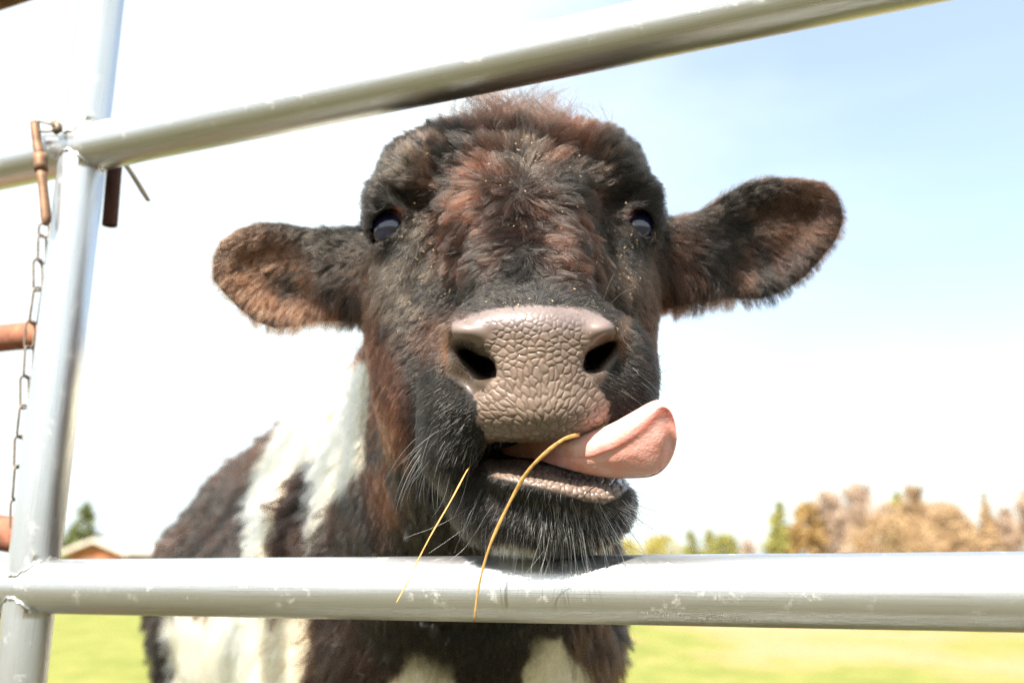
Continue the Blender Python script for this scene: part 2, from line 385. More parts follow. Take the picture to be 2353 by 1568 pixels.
def uv_tube(name, a, b, r, parent, n=40, seg=40, cope=(None, None)):
    """straight tube with uv; cope = (rail point z) ends saddle-cut onto another tube of the same size"""
    a = Vector(a); b = Vector(b); t = (b-a).normalized(); ln = (b-a).length
    e = Vector((0, 0, 1)) if abs(t.z) < .9 else Vector(nrm)
    x = (e-t*e.dot(t)).normalized(); y = t.cross(x)
    bm = bmesh.new(); uvl = bm.loops.layers.uv.new('UVMap'); rows = []
    for i in range(n+1):
        row = []
        for k in range(seg+1):
            q = 2*math.pi*k/seg; off = x*math.cos(q)*r+y*math.sin(q)*r
            c = a+t*(ln*i/n)
            wob = 1+.004*math.sin(i*1.7+k*.9)
            p = c+off*wob
            row.append(bm.verts.new(p))
        rows.append(row)
    if cope[0] or cope[1]:
        gd = Vector(GDIR)
        for which, zc in ((0, cope[0]), (n, cope[1])):
            if zc is None: continue
            for v in rows[which]:
                dn = (v.co-a).dot(Vector(nrm)); hgt_ = math.sqrt(max(1e-8, GR*GR-dn*dn))
                v.co.z = zc+SAG*su(zc)+hgt_*(1 if which == 0 else -1)*.97
    for i in range(n):
        for k in range(seg):
            f = bm.faces.new((rows[i][k], rows[i][k+1], rows[i+1][k+1], rows[i+1][k]))
            for lp, (ii, kk) in zip(f.loops, ((i, k), (i, k+1), (i+1, k+1), (i+1, k))): lp[uvl].uv = (ln*ii/n, kk/seg)
    bmesh.ops.remove_doubles(bm, verts=bm.verts, dist=1e-6)
    return bm_obj(name, bm, M_GALV, parent)
uv_tube('rail', gp(SP-.9, ZL), gp(1.6, ZL), GR, gate, 60)
uv_tube('rail', gp(SP-.9, ZU), gp(1.6, ZU), GR, gate, 60)
uv_tube('rail', gp(SP-.9, ZL-.40), gp(1.6, ZL-.40), GR, gate, 60)
uv_tube('upright', gp(su(ZL), ZL), gp(su(ZU), ZU), GR*.93, gate, 30, cope=(ZL, ZU))
uv_tube('upright', gp(su(ZU), ZU), gp(su(ZU+.42), ZU+.42), GR*.93, gate, 30, cope=(ZU, None))
uv_tube('upright', gp(su(ZL-.4), ZL-.40), gp(su(ZL), ZL), GR*.93, gate, 30, cope=(ZL-.40, ZL))
uv_tube('rail', gp(SP-.9, ZU+.42), gp(1.6, ZU+.42), GR, gate, 60)
M_WELD = mat_plain('weld_metal', (.48, .48, .47), .42, .15, 120.0, metallic=.9)
for zc, sgn in ((ZL, 1), (ZL, -1), (ZU, 1), (ZU, -1)):              # weld beads round each saddle joint
    bm = bmesh.new(); pts = []
    for k in range(48):
        q = 2*math.pi*k/48; lx = math.cos(q)*GR*.93; ln_ = math.sin(q)*GR*.93
        zz = math.sqrt(max(0, GR*GR-ln_*ln_*.97)); p = gp(su(zc+sgn*zz)+lx, zc+sgn*zz)+nrm*ln_
        pts.append(p+np.array((0, 0, sgn*.0012*math.sin(k*2.3))))
    add_tube(bm, pts, [.0015+.0004*math.sin(k*1.9)+.0003*math.sin(k*5.1) for k in range(48)], 8, closed=True)
    bm_obj('weld_seam', bm, M_WELD, gate)

# ------------------------------------------------------------------ rusty neighbours of the gate
def near(px, py, off): return on_gate(px, py, off)
def pxr(npx, p): return npx*((p-camp)@CAMD)/F
M_OLD = mat_plain('old_brown_timber', (.16, .085, .045), .85, .3, 30.0)
fp = empty('fence_panel', gp(SP-.12, 0)); tag(fp, 'rusty tubular fence panel at the left edge behind the gate upright', 'fence')
for name, pts, wpx in (('rail', [(-1500, 960), (-700, 866), (-220, 805), (-80, 785), (0, 777), (50, 772), (120, 770)], 62), ('rail', [(-1500, 1150), (-700, 1185), (-220, 1205), (-60, 1215), (0, 1223), (45, 1230), (78, 1233)], 80),
                       ('rail', [(-1400, 420), (-700, 205), (-300, 78), (-150, 38), (0, -8), (150, -60)], 56), ('rail', [(-1200, 1600), (-200, 1440), (0, 1400), (70, 1380)], 40)):
    q = [near(x, y, .05) for x, y in pts]; sp = spline(q, 40); bm = bmesh.new()
    add_tube(bm, sp, pxr(wpx/2, q[-3] if len(q) > 4 else q[1]), 20); bm_obj(name, bm, M_RUST if wpx != 56 else M_OLD, fp)
q = near(150, 760, .075); bm = bmesh.new(); add_tube(bm, [(q[0], q[1], 0), (q[0], q[1], ZU-.03)], .012, 16); bm_obj('upright', bm, M_RUST, fp)
# cut pipe hanging behind the upright
a = near(262, 395, .04); b = near(252, 518, .04); a2 = near(268, 330, .04); rr = pxr(17, a)
bm = bmesh.new(); add_tube(bm, [a2, a, b], rr, 24, caps=False); add_tube(bm, [b, a, a2], rr*.78, 24, caps=False)
bm.verts.ensure_lookup_table()
r1 = bm.verts[48:72]; r2 = bm.verts[72:96]
for k in range(24): 
    o0, o1 = r1[k], r1[(k+1) % 24]
    near_v = sorted(r2, key=lambda v: (v.co-o0.co).length)[0]; near_w = sorted(r2, key=lambda v: (v.co-o1.co).length)[0]
    if near_v is not near_w:
        try: bm.faces.new((o0, o1, near_w, near_v))
        except ValueError: pass
tag(bm_obj('pipe', bm, mat_plain('dark_rust_pipe', (.11, .05, .045), .7, .3, 60.0)), 'short dark rusty pipe hanging behind the joint of upright and upper rail', 'pipe')
# dry stalk caught behind the upper rail
bm = bmesh.new(); add_tube(bm, spline([near(262, 345, .045), near(300, 395, .04), near(340, 460, .035)], 8), [.0036]*7+[.003], 8, flat=.5)
tag(bm_obj('dry_stalk', bm, mat_plain('dry_stalk', (.42, .30, .19), .8, .2, 40.0)), 'pale dry stalk sticking out below the upper rail left of the calf', 'stalk')

# chain with a snap hook
ch = empty('chain', near(120, 290, -GR)); tag(ch, 'thin rusty chain with a snap hook hanging beside the gate upright', 'chain')
M_CHAIN = mat_plain('chain_metal', (.20, .155, .115), .55, .5, 90.0, metallic=.5)
def cp(px, py, off=-.030): return Vector(near(px, py, off))
def loop_link(a, b, wd, r, ang):
    a = Vector(a); b = Vector(b); t = (b-a).normalized(); ln = (b-a).length
    s = t.cross(Vector(nrm)).normalized(); s = (s*math.cos(ang)+Vector(nrm)*math.sin(ang)).normalized()
    pts = []; m = 7
    for k in range(m+1): q = math.pi*k/m; pts.append(a+t*(wd*(1-math.sin(q)))+s*math.cos(q)*wd)
    for k in range(m+1): q = math.pi*k/m; pts.append(b-t*(wd*(1-math.sin(q)))-s*math.cos(q)*wd)
    bm = bmesh.new(); add_tube(bm, pts, r, 8, closed=True); return bm
links = [((101, 512), (100, 545), .8), ((97, 540), (96, 605), 1.45), ((86, 594), (87, 668), .25), ((88, 660), (76, 745), 1.5), ((70, 736), (66, 800), .35),
         ((68, 795), (64, 868), 1.4), ((56, 862), (56, 938), .2), ((56, 930), (48, 1006), 1.45), ((44, 1000), (42, 1074), .25), ((44, 1068), (38, 1150), 1.5), ((36, 1145), (34, 1215), .4)]
for (a, b, ang) in links: bm_obj('chain_link', loop_link(cp(*a, .012), cp(*b, .012), .0044, .0012, ang), M_CHAIN, ch)
bm = bmesh.new()
add_tube(bm, spline([cp(80, 282), cp(86, 330), cp(92, 356)], 8), [.0042]*4+[.0046]*4, 12)
add_tube(bm, spline([cp(92, 355), cp(95, 392)], 4), .0062, 12)
add_tube(bm, spline([cp(95, 392), cp(100, 440), cp(106, 500), cp(104, 518)], 10), [.0046, .0044, .0042, .0042, .0044, .0046, .0046, .004, .003, .002], 12)
bm_obj('snap_hook', bm, mat_plain('hook_metal', (.20, .115, .07), .6, .4, 70.0, metallic=.3), ch)
bm = bmesh.new()
add_tube(bm, [cp(78, 284), cp(92, 279), cp(128, 288)], .0011, 8); add_tube(bm, [cp(88, 302), cp(104, 303), cp(130, 300)], .0011, 8)
add_tube(bm, [cp(124, 284), cp(134, 290), cp(136, 296), cp(126, 302)], .0038, 10)
bm_obj('shackle', bm, M_CHAIN, ch)

# ================================================================== the calf
TAU = .05
class Prim:
    def __init__(s, op, k, lo, hi, fn): s.op, s.k, s.lo, s.hi, s.fn = op, k, np.array(lo), np.array(hi), fn
PR = []
def c2w(v): return CAMX*v[0]+CAMU*v[1]+CAMD*v[2]
def ell(px, py, d, rx, ry, rz, k=.03, op='u', roll=0.0, yaw=0.0, pitch=0.0):
    """ellipsoid with its axes along the lens: rx, ry in photo pixels at its depth, rz in metres; roll turns it in the picture (degrees, clockwise)"""
    c = P(px, py, d); a = rx*d/F; b = ry*d/F
    ca, sa = math.cos(R(roll)), math.sin(R(roll))
    X = CAMX*ca-CAMU*sa; Y = CAMX*sa+CAMU*ca; Z = CAMD
    if yaw:
        cy, sy = math.cos(R(yaw)), math.sin(R(yaw)); X, Z = X*cy+Z*sy, Z*cy-X*sy
    if pitch:
        cy, sy = math.cos(R(pitch)), math.sin(R(pitch)); Y, Z = Y*cy+Z*sy, Z*cy-Y*sy
    B = np.stack((X/a, Y/b, Z/rz)).astype(np.float32); B2 = np.stack((X/a/a, Y/b/b, Z/rz/rz)).astype(np.float32)
    # note |p/r^2| uses the same rotated axes
    ext = np.sqrt((X*a)**2+(Y*b)**2+(Z*rz)**2)
    def fn(x, y, z):
        x = x-c[0]; y = y-c[1]; z = z-c[2]
        u = [B[i, 0]*x+B[i, 1]*y+B[i, 2]*z for i in range(3)]
        k0 = np.sqrt(u[0]**2+u[1]**2+u[2]**2)+1e-9
        k1 = np.sqrt((u[0]/a)**2+(u[1]/b)**2+(u[2]/rz)**2)+1e-9
        return k0*(k0-1)/k1
    PR.append(Prim(op, k, c-ext, c+ext, fn)); return c
def cone(p, q, r0, r1, k=.04, op='u', squash=None):
    p = np.array(p, float); q = np.array(q, float); e = q-p; l2 = e@e
    def fn(x, y, z):
        t = np.clip(((x-p[0])*e[0]+(y-p[1])*e[1]+(z-p[2])*e[2])/l2, 0, 1)
        return np.sqrt((x-p[0]-t*e[0])**2+(y-p[1]-t*e[1])**2+(z-p[2]-t*e[2])**2)-(r0+(r1-r0)*t)
    m = max(r0, r1); PR.append(Prim(op, k, np.minimum(p, q)-m, np.maximum(p, q)+m, fn))
def ear(poly, d0, slope_x, slope_y, cup, th, k=.02):
    """leaf of an outline given in photo pixels at depth d0, tilted and cupped, th = half thickness"""
    A = np.array(poly, float); cxp, cyp = A.mean(0)
    PA = np.stack([(A[:, 0]-CX)/F*d0, (CY-A[:, 1])/F*d0], 1); cm = np.array(((cxp-CX)/F*d0, (CY-cyp)/F*d0))
    w3 = np.array([P(a[0], a[1], d0+slope_x*(q[0]-cm[0])+slope_y*(q[1]-cm[1])) for a, q in zip(A, PA)])
    def fn(x, y, z):
        x, y, z = np.broadcast_arrays(x, y, z)
        zz = z-H; d = y*CT+zz*ST; u = zz*CT-y*ST
        # follow the view lines a little so the outline keeps its place on the tilted leaf
        sc = d0/np.maximum(d, .2); xs = x*sc; us = u*sc
        sd = poly_sd(xs, us, PA)
        dm = d0+slope_x*(xs-cm[0])+slope_y*(us-cm[1])+cup*sm(0.0, .034, -sd)
        q = np.abs(d-dm)-th*(.45+.55*sm(0, .02, -sd)); m = np.maximum(sd, q)
        return np.where((sd > 0) & (q > 0), np.sqrt(np.maximum(sd, 0)**2+np.maximum(q, 0)**2), m).astype(np.float32)*.8
    PR.append(Prim('u', k, w3.min(0)-.03, w3.max(0)+.03, fn))

# --- trunk, neck and legs (built in world directions: the calf stands turned away to the left)
C0 = np.array((-.055, 1.17, .80)); C1 = np.array((-.44, 1.93, .79)); ax = (C1-C0)/np.linalg.norm(C1-C0); sd_ = np.array((ax[1], -ax[0], 0)); sd_ /= np.linalg.norm(sd_)
cone(C0+ax*.03, C1, .175, .225, .06)
cone(C0+ax*.06+(0, 0, .225), C1-ax*.2+(0, 0, .150), .115, .155, .06)              # withers and back
cone(C0+ax*.22-(0, 0, .07), C1-ax*.25-(0, 0, .06), .19, .215, .06)               # belly
cone(C1+(0, 0, .095), C1+ax*.06+(0, 0, .04), .185, .17, .06)
for s in (-1, 1):
    sh = C0+ax*.10+sd_*(s*.125-.012)                                                   # shoulder, elbow, knee, hoof
    cone(sh+(0, 0, .06), sh+sd_*s*.015+(0, 0, -.20), .085, .07, .05)
    e0 = sh+(0, 0, -.22)-ax*.01
    cone(e0, np.array((e0[0], e0[1]-.01, .36)), .062, .040, .04); kn = np.array((e0[0], e0[1]-.01, .36))
    cone(kn, kn*(1, 1, 0)+(0, .008, .10), .036, .026, .02); cone(kn*(1, 1, 0)+(0, .008, .10), kn*(1, 1, 0)+(0, -.01, .05), .030, .036, .02)
    cone(kn*(1, 1, 0)+(0, -.01, .045), kn*(1, 1, 0)+(0, -.022, .028), .036, .030, .01)
    hp = C1+ax*.02+sd_*s*.13
    cone(hp+(0, 0, .02), hp-ax*.06+(0, 0, -.24), .12, .085, .05); st = hp-ax*.07+(0, 0, -.26); hk = np.array((hp[0]+ax[0]*.09, hp[1]+ax[1]*.09, .36))
    cone(st, hk, .075, .040, .04); ft = np.array((hk[0]-ax[0]*.03, hk[1]-ax[1]*.03, .10))
    cone(hk, ft, .036, .027, .02); cone(ft, ft*(1, 1, 0)-ax*.01+(0, 0, .05), .03, .036, .02); cone(ft*(1, 1, 0)-ax*.01+(0, 0, .045), ft*(1, 1, 0)-ax*.025+(0, 0, .028), .036, .03, .01)
tl = C1+ax*.21+(0, 0, .10); cone(tl, tl+ax*.05-(0, 0, .12), .025, .018, .03); cone(tl+ax*.05-(0, 0, .12), tl+ax*.03-(0, 0, .45), .016, .014, .02); cone(tl+ax*.03-(0, 0, .45), tl+ax*.03-(0, 0, .56), .02, .03, .02)
cone(P(1150, 800, .93), C0+ax*.06+(0, 0, .06), .115, .165, .07)                  # neck
cone(P(1120, 1080, .90), C0+(0, 0, -.02), .095, .16, .06)                        # throat and dewlap
# --- head
ell(1182, 470, .885, 255, 150, .10, .03)             # skull
ell(1182, 412, .850, 195, 92, .09, .035)             # forehead
ell(980, 434, .842, 106, 102, .080, .034)            # orbits
ell(1378, 430, .842, 100, 102, .080, .034)
ell(1190, 335, .895, 130, 40, .05, .02)              # poll
ell(1195, 535, .795, 185, 150, .090, .03)           # face
ell(1215, 650, .735, 165, 120, .085, .035)          # bridge of the nose
ell(1000, 700, .840, 150, 205, .085, .035)           # cheeks
ell(1380, 695, .835, 122, 195, .085, .035)
ell(1060, 900, .810, 178, 200, .09, .04)            # jaw on the left of the picture
ell(1330, 900, .800, 150, 150, .08, .04)
ell(1130, 1080, .84, 165, 150, .08, .05)            # gullet
ell(1235, 815, .660, 205, 165, .070, .03)           # muzzle
ell(1060, 915, .668, 95, 165, .055, .025)           # upper lip flaps
ell(1425, 875, .664, 78, 125, .055, .025)
ell(1040, 1035, .672, 58, 72, .045, .02)
ell(1240, 930, .640, 165, 95, .050, .02)            # lip cushion below the nostrils
ell(1085, 762, .618, 58, 30, .022, .012, roll=8)    # wings over the nostrils
ell(1372, 758, .616, 50, 30, .022, .012, roll=-8)
ell(1225, 745, .622, 140, 48, .030, .015)
ell(1275, 1150, .672, 178, 92, .050, .025)         # chin
ell(1175, 1140, .70, 130, 110, .06, .03)
ell(1288, 1118, .632, 168, 44, .026, .012, roll=9)  # lower lip roll
ell(1285, 1182, .668, 142, 74, .045, .02)
# mouth: a slot between lip cushion and lower lip
ell(1235, 1046, .640, 130, 30, .060, .010, 's', roll=2)
ell(1385, 1042, .640, 105, 46, .060, .012, 's', roll=-14)
ell(1150, 1049, .645, 60, 14, .045, .008, 's', roll=-8)
# nostrils
ell(1100, 835, .600, 46, 12, .030, .006, 's', roll=38, yaw=-12)
ell(1118, 843, .615, 16, 19, .040, .006, 's', roll=20)
ell(1088, 826, .630, 42, 13, .045, .006, 's', roll=38)
ell(1370, 818, .600, 38, 12, .028, .006, 's', roll=-48, yaw=12)
ell(1358, 830, .615, 14, 20, .040, .006, 's', roll=-15)
ell(1380, 810, .630, 36, 13, .040, .006, 's', roll=-45)
ell(1058, 872, .606, 40, 16, .012, .012, 's', roll=40)     # groove running on below the left nostril
GROOVES = [(972, 585, 26, 85, 22, .009), (1424, 580, 24, 80, -24, .009), (935, 448, 58, 13, 22, .007), (1432, 445, 54, 13, -22, .007), (1040, 620, 30, 90, 12, .006), (1372, 620, 28, 90, -14, .006)]
# eyes: lids swell round the ball, then the ball's seat and the lid opening are cut
EYES = [dict(c=P(903, 528, .793), r=.0178, op=[(864, 546), (854, 528), (857, 508), (869, 491), (888, 480), (908, 480), (926, 494), (918, 514), (904, 530), (885, 544)], dr=-1),
        dict(c=P(1461, 527, .793), r=.0178, op=[(1441, 497), (1455, 482), (1475, 479), (1492, 490), (1502, 512), (1499, 533), (1487, 542), (1468, 532), (1451, 514)], dr=1)]
ell(894, 508, .799, 54, 66, .030, .018); ell(1468, 508, .799, 50, 64, .030, .018)
ell(900, 452, .790, 50, 26, .024, .020, roll=10); ell(1462, 450, .790, 48, 26, .024, .020, roll=-10)
for E in EYES:
    c, r = E['c'], E['r']
    def fs(x, y, z, c=c, r=r): return np.sqrt((x-c[0])**2+(y-c[1])**2+(z-c[2])**2)-(r+.0016)
    PR.append(Prim('s', .0015, c-r, c+r, fs))
    dd = (c-camp)@CAMD; PA = np.array(E['op'], float)
    def fo(x, y, z, PA=PA, dd=dd):
        x, y, z = np.broadcast_arrays(x, y, z); zz = z-H; d = y*CT+zz*ST; u = zz*CT-y*ST
        sd = poly_sd(CX+F*x/d, CY-F*u/d, PA)*dd/F
        return np.maximum(sd, d-(dd+.004)).astype(np.float32)
    lo = P(PA[:, 0].min(), PA[:, 1].max(), dd-.055); hi = P(PA[:, 0].max(), PA[:, 1].min(), dd+.01)
    PR.append(Prim('s', .003, np.minimum(lo, hi)-.012, np.maximum(lo, hi)+.012, fo))
EAR_L = [(838, 545), (800, 540), (745, 530), (690, 522), (640, 512), (595, 512), (545, 528), (505, 556), (490, 592), (488, 640), (510, 668), (545, 705), (585, 738), (632, 754), (680, 752), (735, 735), (790, 735), (840, 715), (880, 660), (880, 590)]
EAR_R = [(1520, 548), (1560, 520), (1610, 488), (1660, 450), (1710, 420), (1770, 408), (1840, 410), (1895, 420), (1925, 450), (1938, 500), (1925, 545), (1890, 590), (1850, 635), (1800, 670), (1740, 688), (1680, 685), (1620, 682), (1560, 690), (1510, 690), (1480, 640), (1480, 580)]
ear(EAR_L, .875, -.12, -.10, .011, .0065)
ear(EAR_R, .870, .16, -.10, .012, .0065)
cone(P(905, 620, .885), P(790, 630, .89), .042, .028, .03); cone(P(1460, 600, .88), P(1580, 600, .885), .042, .030, .03)

def smin(a, b, k):
    h = np.clip(.5+.5*(b-a)/k, 0, 1); return b+(a-b)*h-k*h*(1-h)
def smax(a, b, k): return -smin(-a, -b, k)
def sdf(p):
    """distance at scattered points (N,3)"""
    F_ = np.full(len(p), TAU, np.float32)
    for q in PR:
        m = np.all((p > q.lo-TAU) & (p < q.hi+TAU), 1)
        if not m.any(): continue
        x, y, z = p[m].T.astype(np.float32); v = np.minimum(q.fn(x, y, z), TAU)
        F_[m] = smin(F_[m], v, q.k) if q.op == 'u' else smax(F_[m], -v, q.k)
    return F_
def grad(p, e=.0008):
    g = np.stack([sdf(p+np.eye(3)[i]*e)-sdf(p-np.eye(3)[i]*e) for i in range(3)], 1)
    return g/(np.linalg.norm(g, axis=1, keepdims=True)+1e-12)
def axis_grid(lo, hi, f0, f1, fine, coarse):
    a = [f0]; s = fine
    while a[-1] > lo: s = min(s*1.12, coarse); a.append(a[-1]-s)
    a = a[::-1]
    a += list(np.arange(f0+fine, f1, fine)); s = fine
    while a[-1] < hi: s = min(s*1.12, coarse); a.append(a[-1]+s)
    return np.array(a, np.float32)
def depth_at(px, py):
    dd = np.arange(.55, .95, .0015); pts = np.array([P(px, py, q) for q in dd]); f = sdf(pts); i = np.argmax(f < 0); return dd[i]
for gx, gy, gw, gh, gr, gdp in GROOVES:                            # tear troughs, brow creases, hollows beside the nose bone
    ds = depth_at(gx, gy); ell(gx, gy, ds-.016+gdp, gw, gh, .016, .012, 's', roll=gr)
GXx = axis_grid(-.78, .36, -.285, .325, .0024, .014)
GYy = axis_grid(.53, 2.36, .545, .93, .0024, .016)
GZz = axis_grid(-.02, 1.32, .84, 1.27, .0024, .014)
fld = np.full((len(GXx), len(GYy), len(GZz)), TAU, np.float32)
for q in PR:
    sl_ = []
    for g, l, h_ in ((GXx, q.lo[0]-TAU, q.hi[0]+TAU), (GYy, q.lo[1]-TAU, q.hi[1]+TAU), (GZz, q.lo[2]-TAU, q.hi[2]+TAU)):
        sl_.append(slice(int(np.searchsorted(g, l)), int(np.searchsorted(g, h_))))
    sl_ = tuple(sl_)
    x = GXx[sl_[0]][:, None, None]; y = GYy[sl_[1]][None, :, None]; z = GZz[sl_[2]][None, None, :]
    v = np.minimum(q.fn(x, y, z), TAU).astype(np.float32)
    fld[sl_] = smin(fld[sl_], v, q.k) if q.op == 'u' else smax(fld[sl_], -v, q.k)
def surface_nets(Fd, gx, gy, gz):
    ins = Fd < 0
    c = [ins[a:ins.shape[0]-1+a, b:ins.shape[1]-1+b, d:ins.shape[2]-1+d] for a in (0, 1) for b in (0, 1) for d in (0, 1)]
    alli = c[0].copy(); anyi = c[0].copy()
    for k in c[1:]: alli &= k; anyi |= k
    act = anyi & ~alli; idx = np.argwhere(act); n = len(idx)
    vid = np.full(act.shape, -1, np.int64); vid[act] = np.arange(n)
    cor = np.array([(a, b, d) for a in (0, 1) for b in (0, 1) for d in (0, 1)])
    val = np.stack([Fd[idx[:, 0]+a, idx[:, 1]+b, idx[:, 2]+d] for a, b, d in cor], 1)
    acc = np.zeros((n, 3)); cnt = np.zeros(n)
    for i in range(8):
        for j in range(i+1, 8):
            if np.abs(cor[i]-cor[j]).sum() != 1: continue
            m = (val[:, i] < 0) != (val[:, j] < 0); t = val[m, i]/(val[m, i]-val[m, j])
            acc[m] += cor[i]+(cor[j]-cor[i])*t[:, None]; cnt[m] += 1
    acc /= cnt[:, None]; v = np.empty((n, 3))
    for k, g in enumerate((gx, gy, gz)): v[:, k] = g[idx[:, k]]+acc[:, k]*(g[idx[:, k]+1]-g[idx[:, k]])
    fs = []
    for axn in range(3):
        a0 = [slice(None)]*3; a1 = [slice(None)]*3; a0[axn] = slice(0, -1); a1[axn] = slice(1, None)
        ch_ = ins[tuple(a0)] != ins[tuple(a1)]; e = np.argwhere(ch_)
        u, w = [(1, 2), (2, 0), (0, 1)][axn]
        ok = (e[:, u] > 0) & (e[:, w] > 0) & (e[:, u] < Fd.shape[u]-1) & (e[:, w] < Fd.shape[w]-1); e = e[ok]
        flip = ins[e[:, 0], e[:, 1], e[:, 2]]
        q = []
        for du, dw in ((0, 0), (-1, 0), (-1, -1), (0, -1)):
            o = e.copy(); o[:, u] += du; o[:, w] += dw; q.append(vid[o[:, 0], o[:, 1], o[:, 2]])
        q = np.stack(q, 1); q[~flip] = q[~flip][:, ::-1]; fs.append(q)
    return v, np.concatenate(fs)
V, Q = surface_nets(fld, GXx, GYy, GZz); del fld
# keep the one connected body
par = np.arange(len(V))
for _ in range(400):
    lo_ = par[Q].min(1); new = par.copy()
    for k in range(4): np.minimum.at(new, Q[:, k], lo_)
    new = new[new]
    if (new == par).all(): break
    par = new
big = np.bincount(par).argmax(); keep = par == big; mp_ = np.cumsum(keep)-1
Q = mp_[Q[keep[Q].all(1)]]; V = V[keep]

NOSE = [(1038, 738), (1075, 722), (1130, 707), (1230, 699), (1330, 706), (1385, 722), (1410, 745), (1416, 780), (1400, 796), (1362, 796), (1347, 815), (1350, 856), (1378, 886), (1402, 925), (1396, 985), (1340, 1010), (1240, 1030), (1135, 1045), (1112, 1000), (1092, 948), (1086, 905), (1122, 884), (1140, 850), (1124, 806), (1080, 785), (1040, 778)]
LIP = [(1108, 1064), (1135, 1042), (1180, 1048), (1240, 1068), (1320, 1088), (1400, 1086), (1450, 1084), (1446, 1118), (1420, 1142), (1385, 1156), (1345, 1150), (1300, 1134), (1240, 1118), (1180, 1104), (1125, 1092)]
WET = [(1040, 770), (1130, 800), (1142, 850), (1125, 885), (1092, 910), (1055, 880), (1025, 860), (1030, 800)]
WET2 = [(1345, 790), (1416, 775), (1420, 815), (1400, 850), (1380, 885), (1348, 856)]
def vert_normals(V, Q):
    n = np.cross(V[Q[:, 2]]-V[Q[:, 0]], V[Q[:, 3]]-V[Q[:, 1]]); o = np.zeros_like(V)
    for k in range(4): np.add.at(o, Q[:, k], n)
    return o/(np.linalg.norm(o, axis=1, keepdims=True)+1e-12), np.linalg.norm(n, axis=1)*.5
# refine the wet nose and the lip so their pebbled skin is real relief
bm = bmesh.new(); bv = [bm.verts.new(p) for p in V]
for q in Q:
    try: bm.faces.new([bv[k] for k in q])
    except ValueError: pass
vx, vy, vd = project(V)
near_face = (vd < .665) & ((poly_sd(vx, vy, NOSE) < 12) | (poly_sd(vx, vy, LIP) < 10))
es = [e for e in bm.edges if near_face[e.verts[0].index] and near_face[e.verts[1].index]] if False else None
bm.verts.index_update(); bm.edges.ensure_lookup_table()
es = [e for e in bm.edges if near_face[e.verts[0].index] and near_face[e.verts[1].index]]
bmesh.ops.subdivide_edges(bm, edges=es, cuts=4, use_grid_fill=True)
bmesh.ops.triangulate(bm, faces=[f for f in bm.faces if len(f.verts) > 4])
bm.verts.index_update()
BV = np.array([v.co[:] for v in bm.verts])
BF = [tuple(v.index for v in f.verts) for f in bm.faces]; bm.free()
vx, vy, vd = project(BV)
sdN = poly_sd(vx, vy, NOSE); sdL = poly_sd(vx, vy, LIP)
face_ = vd < .672
fine = face_ & ((sdN < 14) | (sdL < 12)); fi = np.where(fine)[0]
for _ in range(3):
    g = grad(BV[fi]); BV[fi] -= g*sdf(BV[fi])[:, None]*.9
gN = grad(BV[fi])
# pebbles: anisotropic cells, fanning out from the middle of the upper lip
FAN = np.array((1256., 1012.))
def cell_axes(p):
    d = p-FAN; r = np.linalg.norm(d)+1e-6
    if r < 175 and d[1] < 25: return d/r, 2.1*min(1, .45+r/110), 12.
    if 770 < p[1] < 880: return np.array((1., .15*np.sign(p[0]-1240))), 1.35, 13.2
    return np.array((1., 0)), 1.0, (13.2 if p[1] < 840 else 11.5)
def lip_axes(p): return np.array((.25, 1.)), 1.25, 14.
def seeds_in(poly, axf, n, rnd):
    A = np.array(poly); lo, hi = A.min(0)-14, A.max(0)+14; out = []
    for _ in range(n):
        p = np.array((rnd.uniform(lo[0], hi[0]), rnd.uniform(lo[1], hi[1]))); e, asp, sp = axf(p); e = e/np.linalg.norm(e); ok = True
        if out:
            D = np.array([o[0] for o in out])-p; u = D@e; w = D@np.array((-e[1], e[0]))
            ok = ((u/asp)**2*1.0+(w)**2).min() > (sp*.86)**2
        if ok: out.append((p, e, asp, sp))
    return out
def pebble(px, py, sd_list):
    C = np.array([s[0] for s in sd_list]); E = np.array([s[1] for s in sd_list]); A = np.array([s[2] for s in sd_list])
    h = np.zeros(len(px))
    for i0 in range(0, len(px), 4000):
        D = np.stack((px[i0:i0+4000], py[i0:i0+4000]), 1)[:, None, :]-C[None]
        u = (D*E[None]).sum(2)/A[None]; w = D[:, :, 1]*E[None, :, 0]-D[:, :, 0]*E[None, :, 1]
        r = np.sqrt(u*u+w*w); r.partition(1, axis=1); g = r[:, 1]-r[:, 0]
        h[i0:i0+4000] = 1-(1-np.clip(g/10.5, 0, 1))**2.4
    return h
rnd = random.Random(3)
jit = np.stack((vnoise(BV[fi], 300, 1)-.5, vnoise(BV[fi], 300, 2)-.5), 1)*9
hx, hy = vx[fi]+jit[:, 0], vy[fi]+jit[:, 1]
hN = pebble(hx, hy, seeds_in(NOSE, cell_axes, 9000, rnd)); hL = pebble(hx, hy, seeds_in(LIP, lip_axes, 5000, rnd))
ampN = sm(4, -14, sdN[fi])*(.15+.85*sm(722, 772, vy[fi]+25*np.abs(vx[fi]-1240)/170.0*-1+18))*.00068
# wings over the nostrils stay smooth
ampN *= sm(.55, 1.0, np.minimum(np.hypot((vx[fi]-1085)/62, (vy[fi]-765)/34), np.hypot((vx[fi]-1378)/52, (vy[fi]-762)/34)))
ampL = sm(3, -8, sdL[fi])*.00095
BV[fi] += gN*(hN*ampN+hL*ampL)[:, None]
leather = np.zeros(len(BV)); _wn = 16*(vnoise(BV[face_], 170, 9)-.5)*sm(870, 930, vy[face_])+12*(vnoise(BV[face_], 420, 12)-.5); leather[face_] = np.maximum(sm(5, -6, sdN[face_]+_wn), sm(5, -4, sdL[face_]))
wetm = np.zeros(len(BV)); wetm[face_] = np.maximum(sm(6, -6, poly_sd(vx[face_], vy[face_], WET)), sm(6, -6, poly_sd(vx[face_], vy[face_], WET2)))
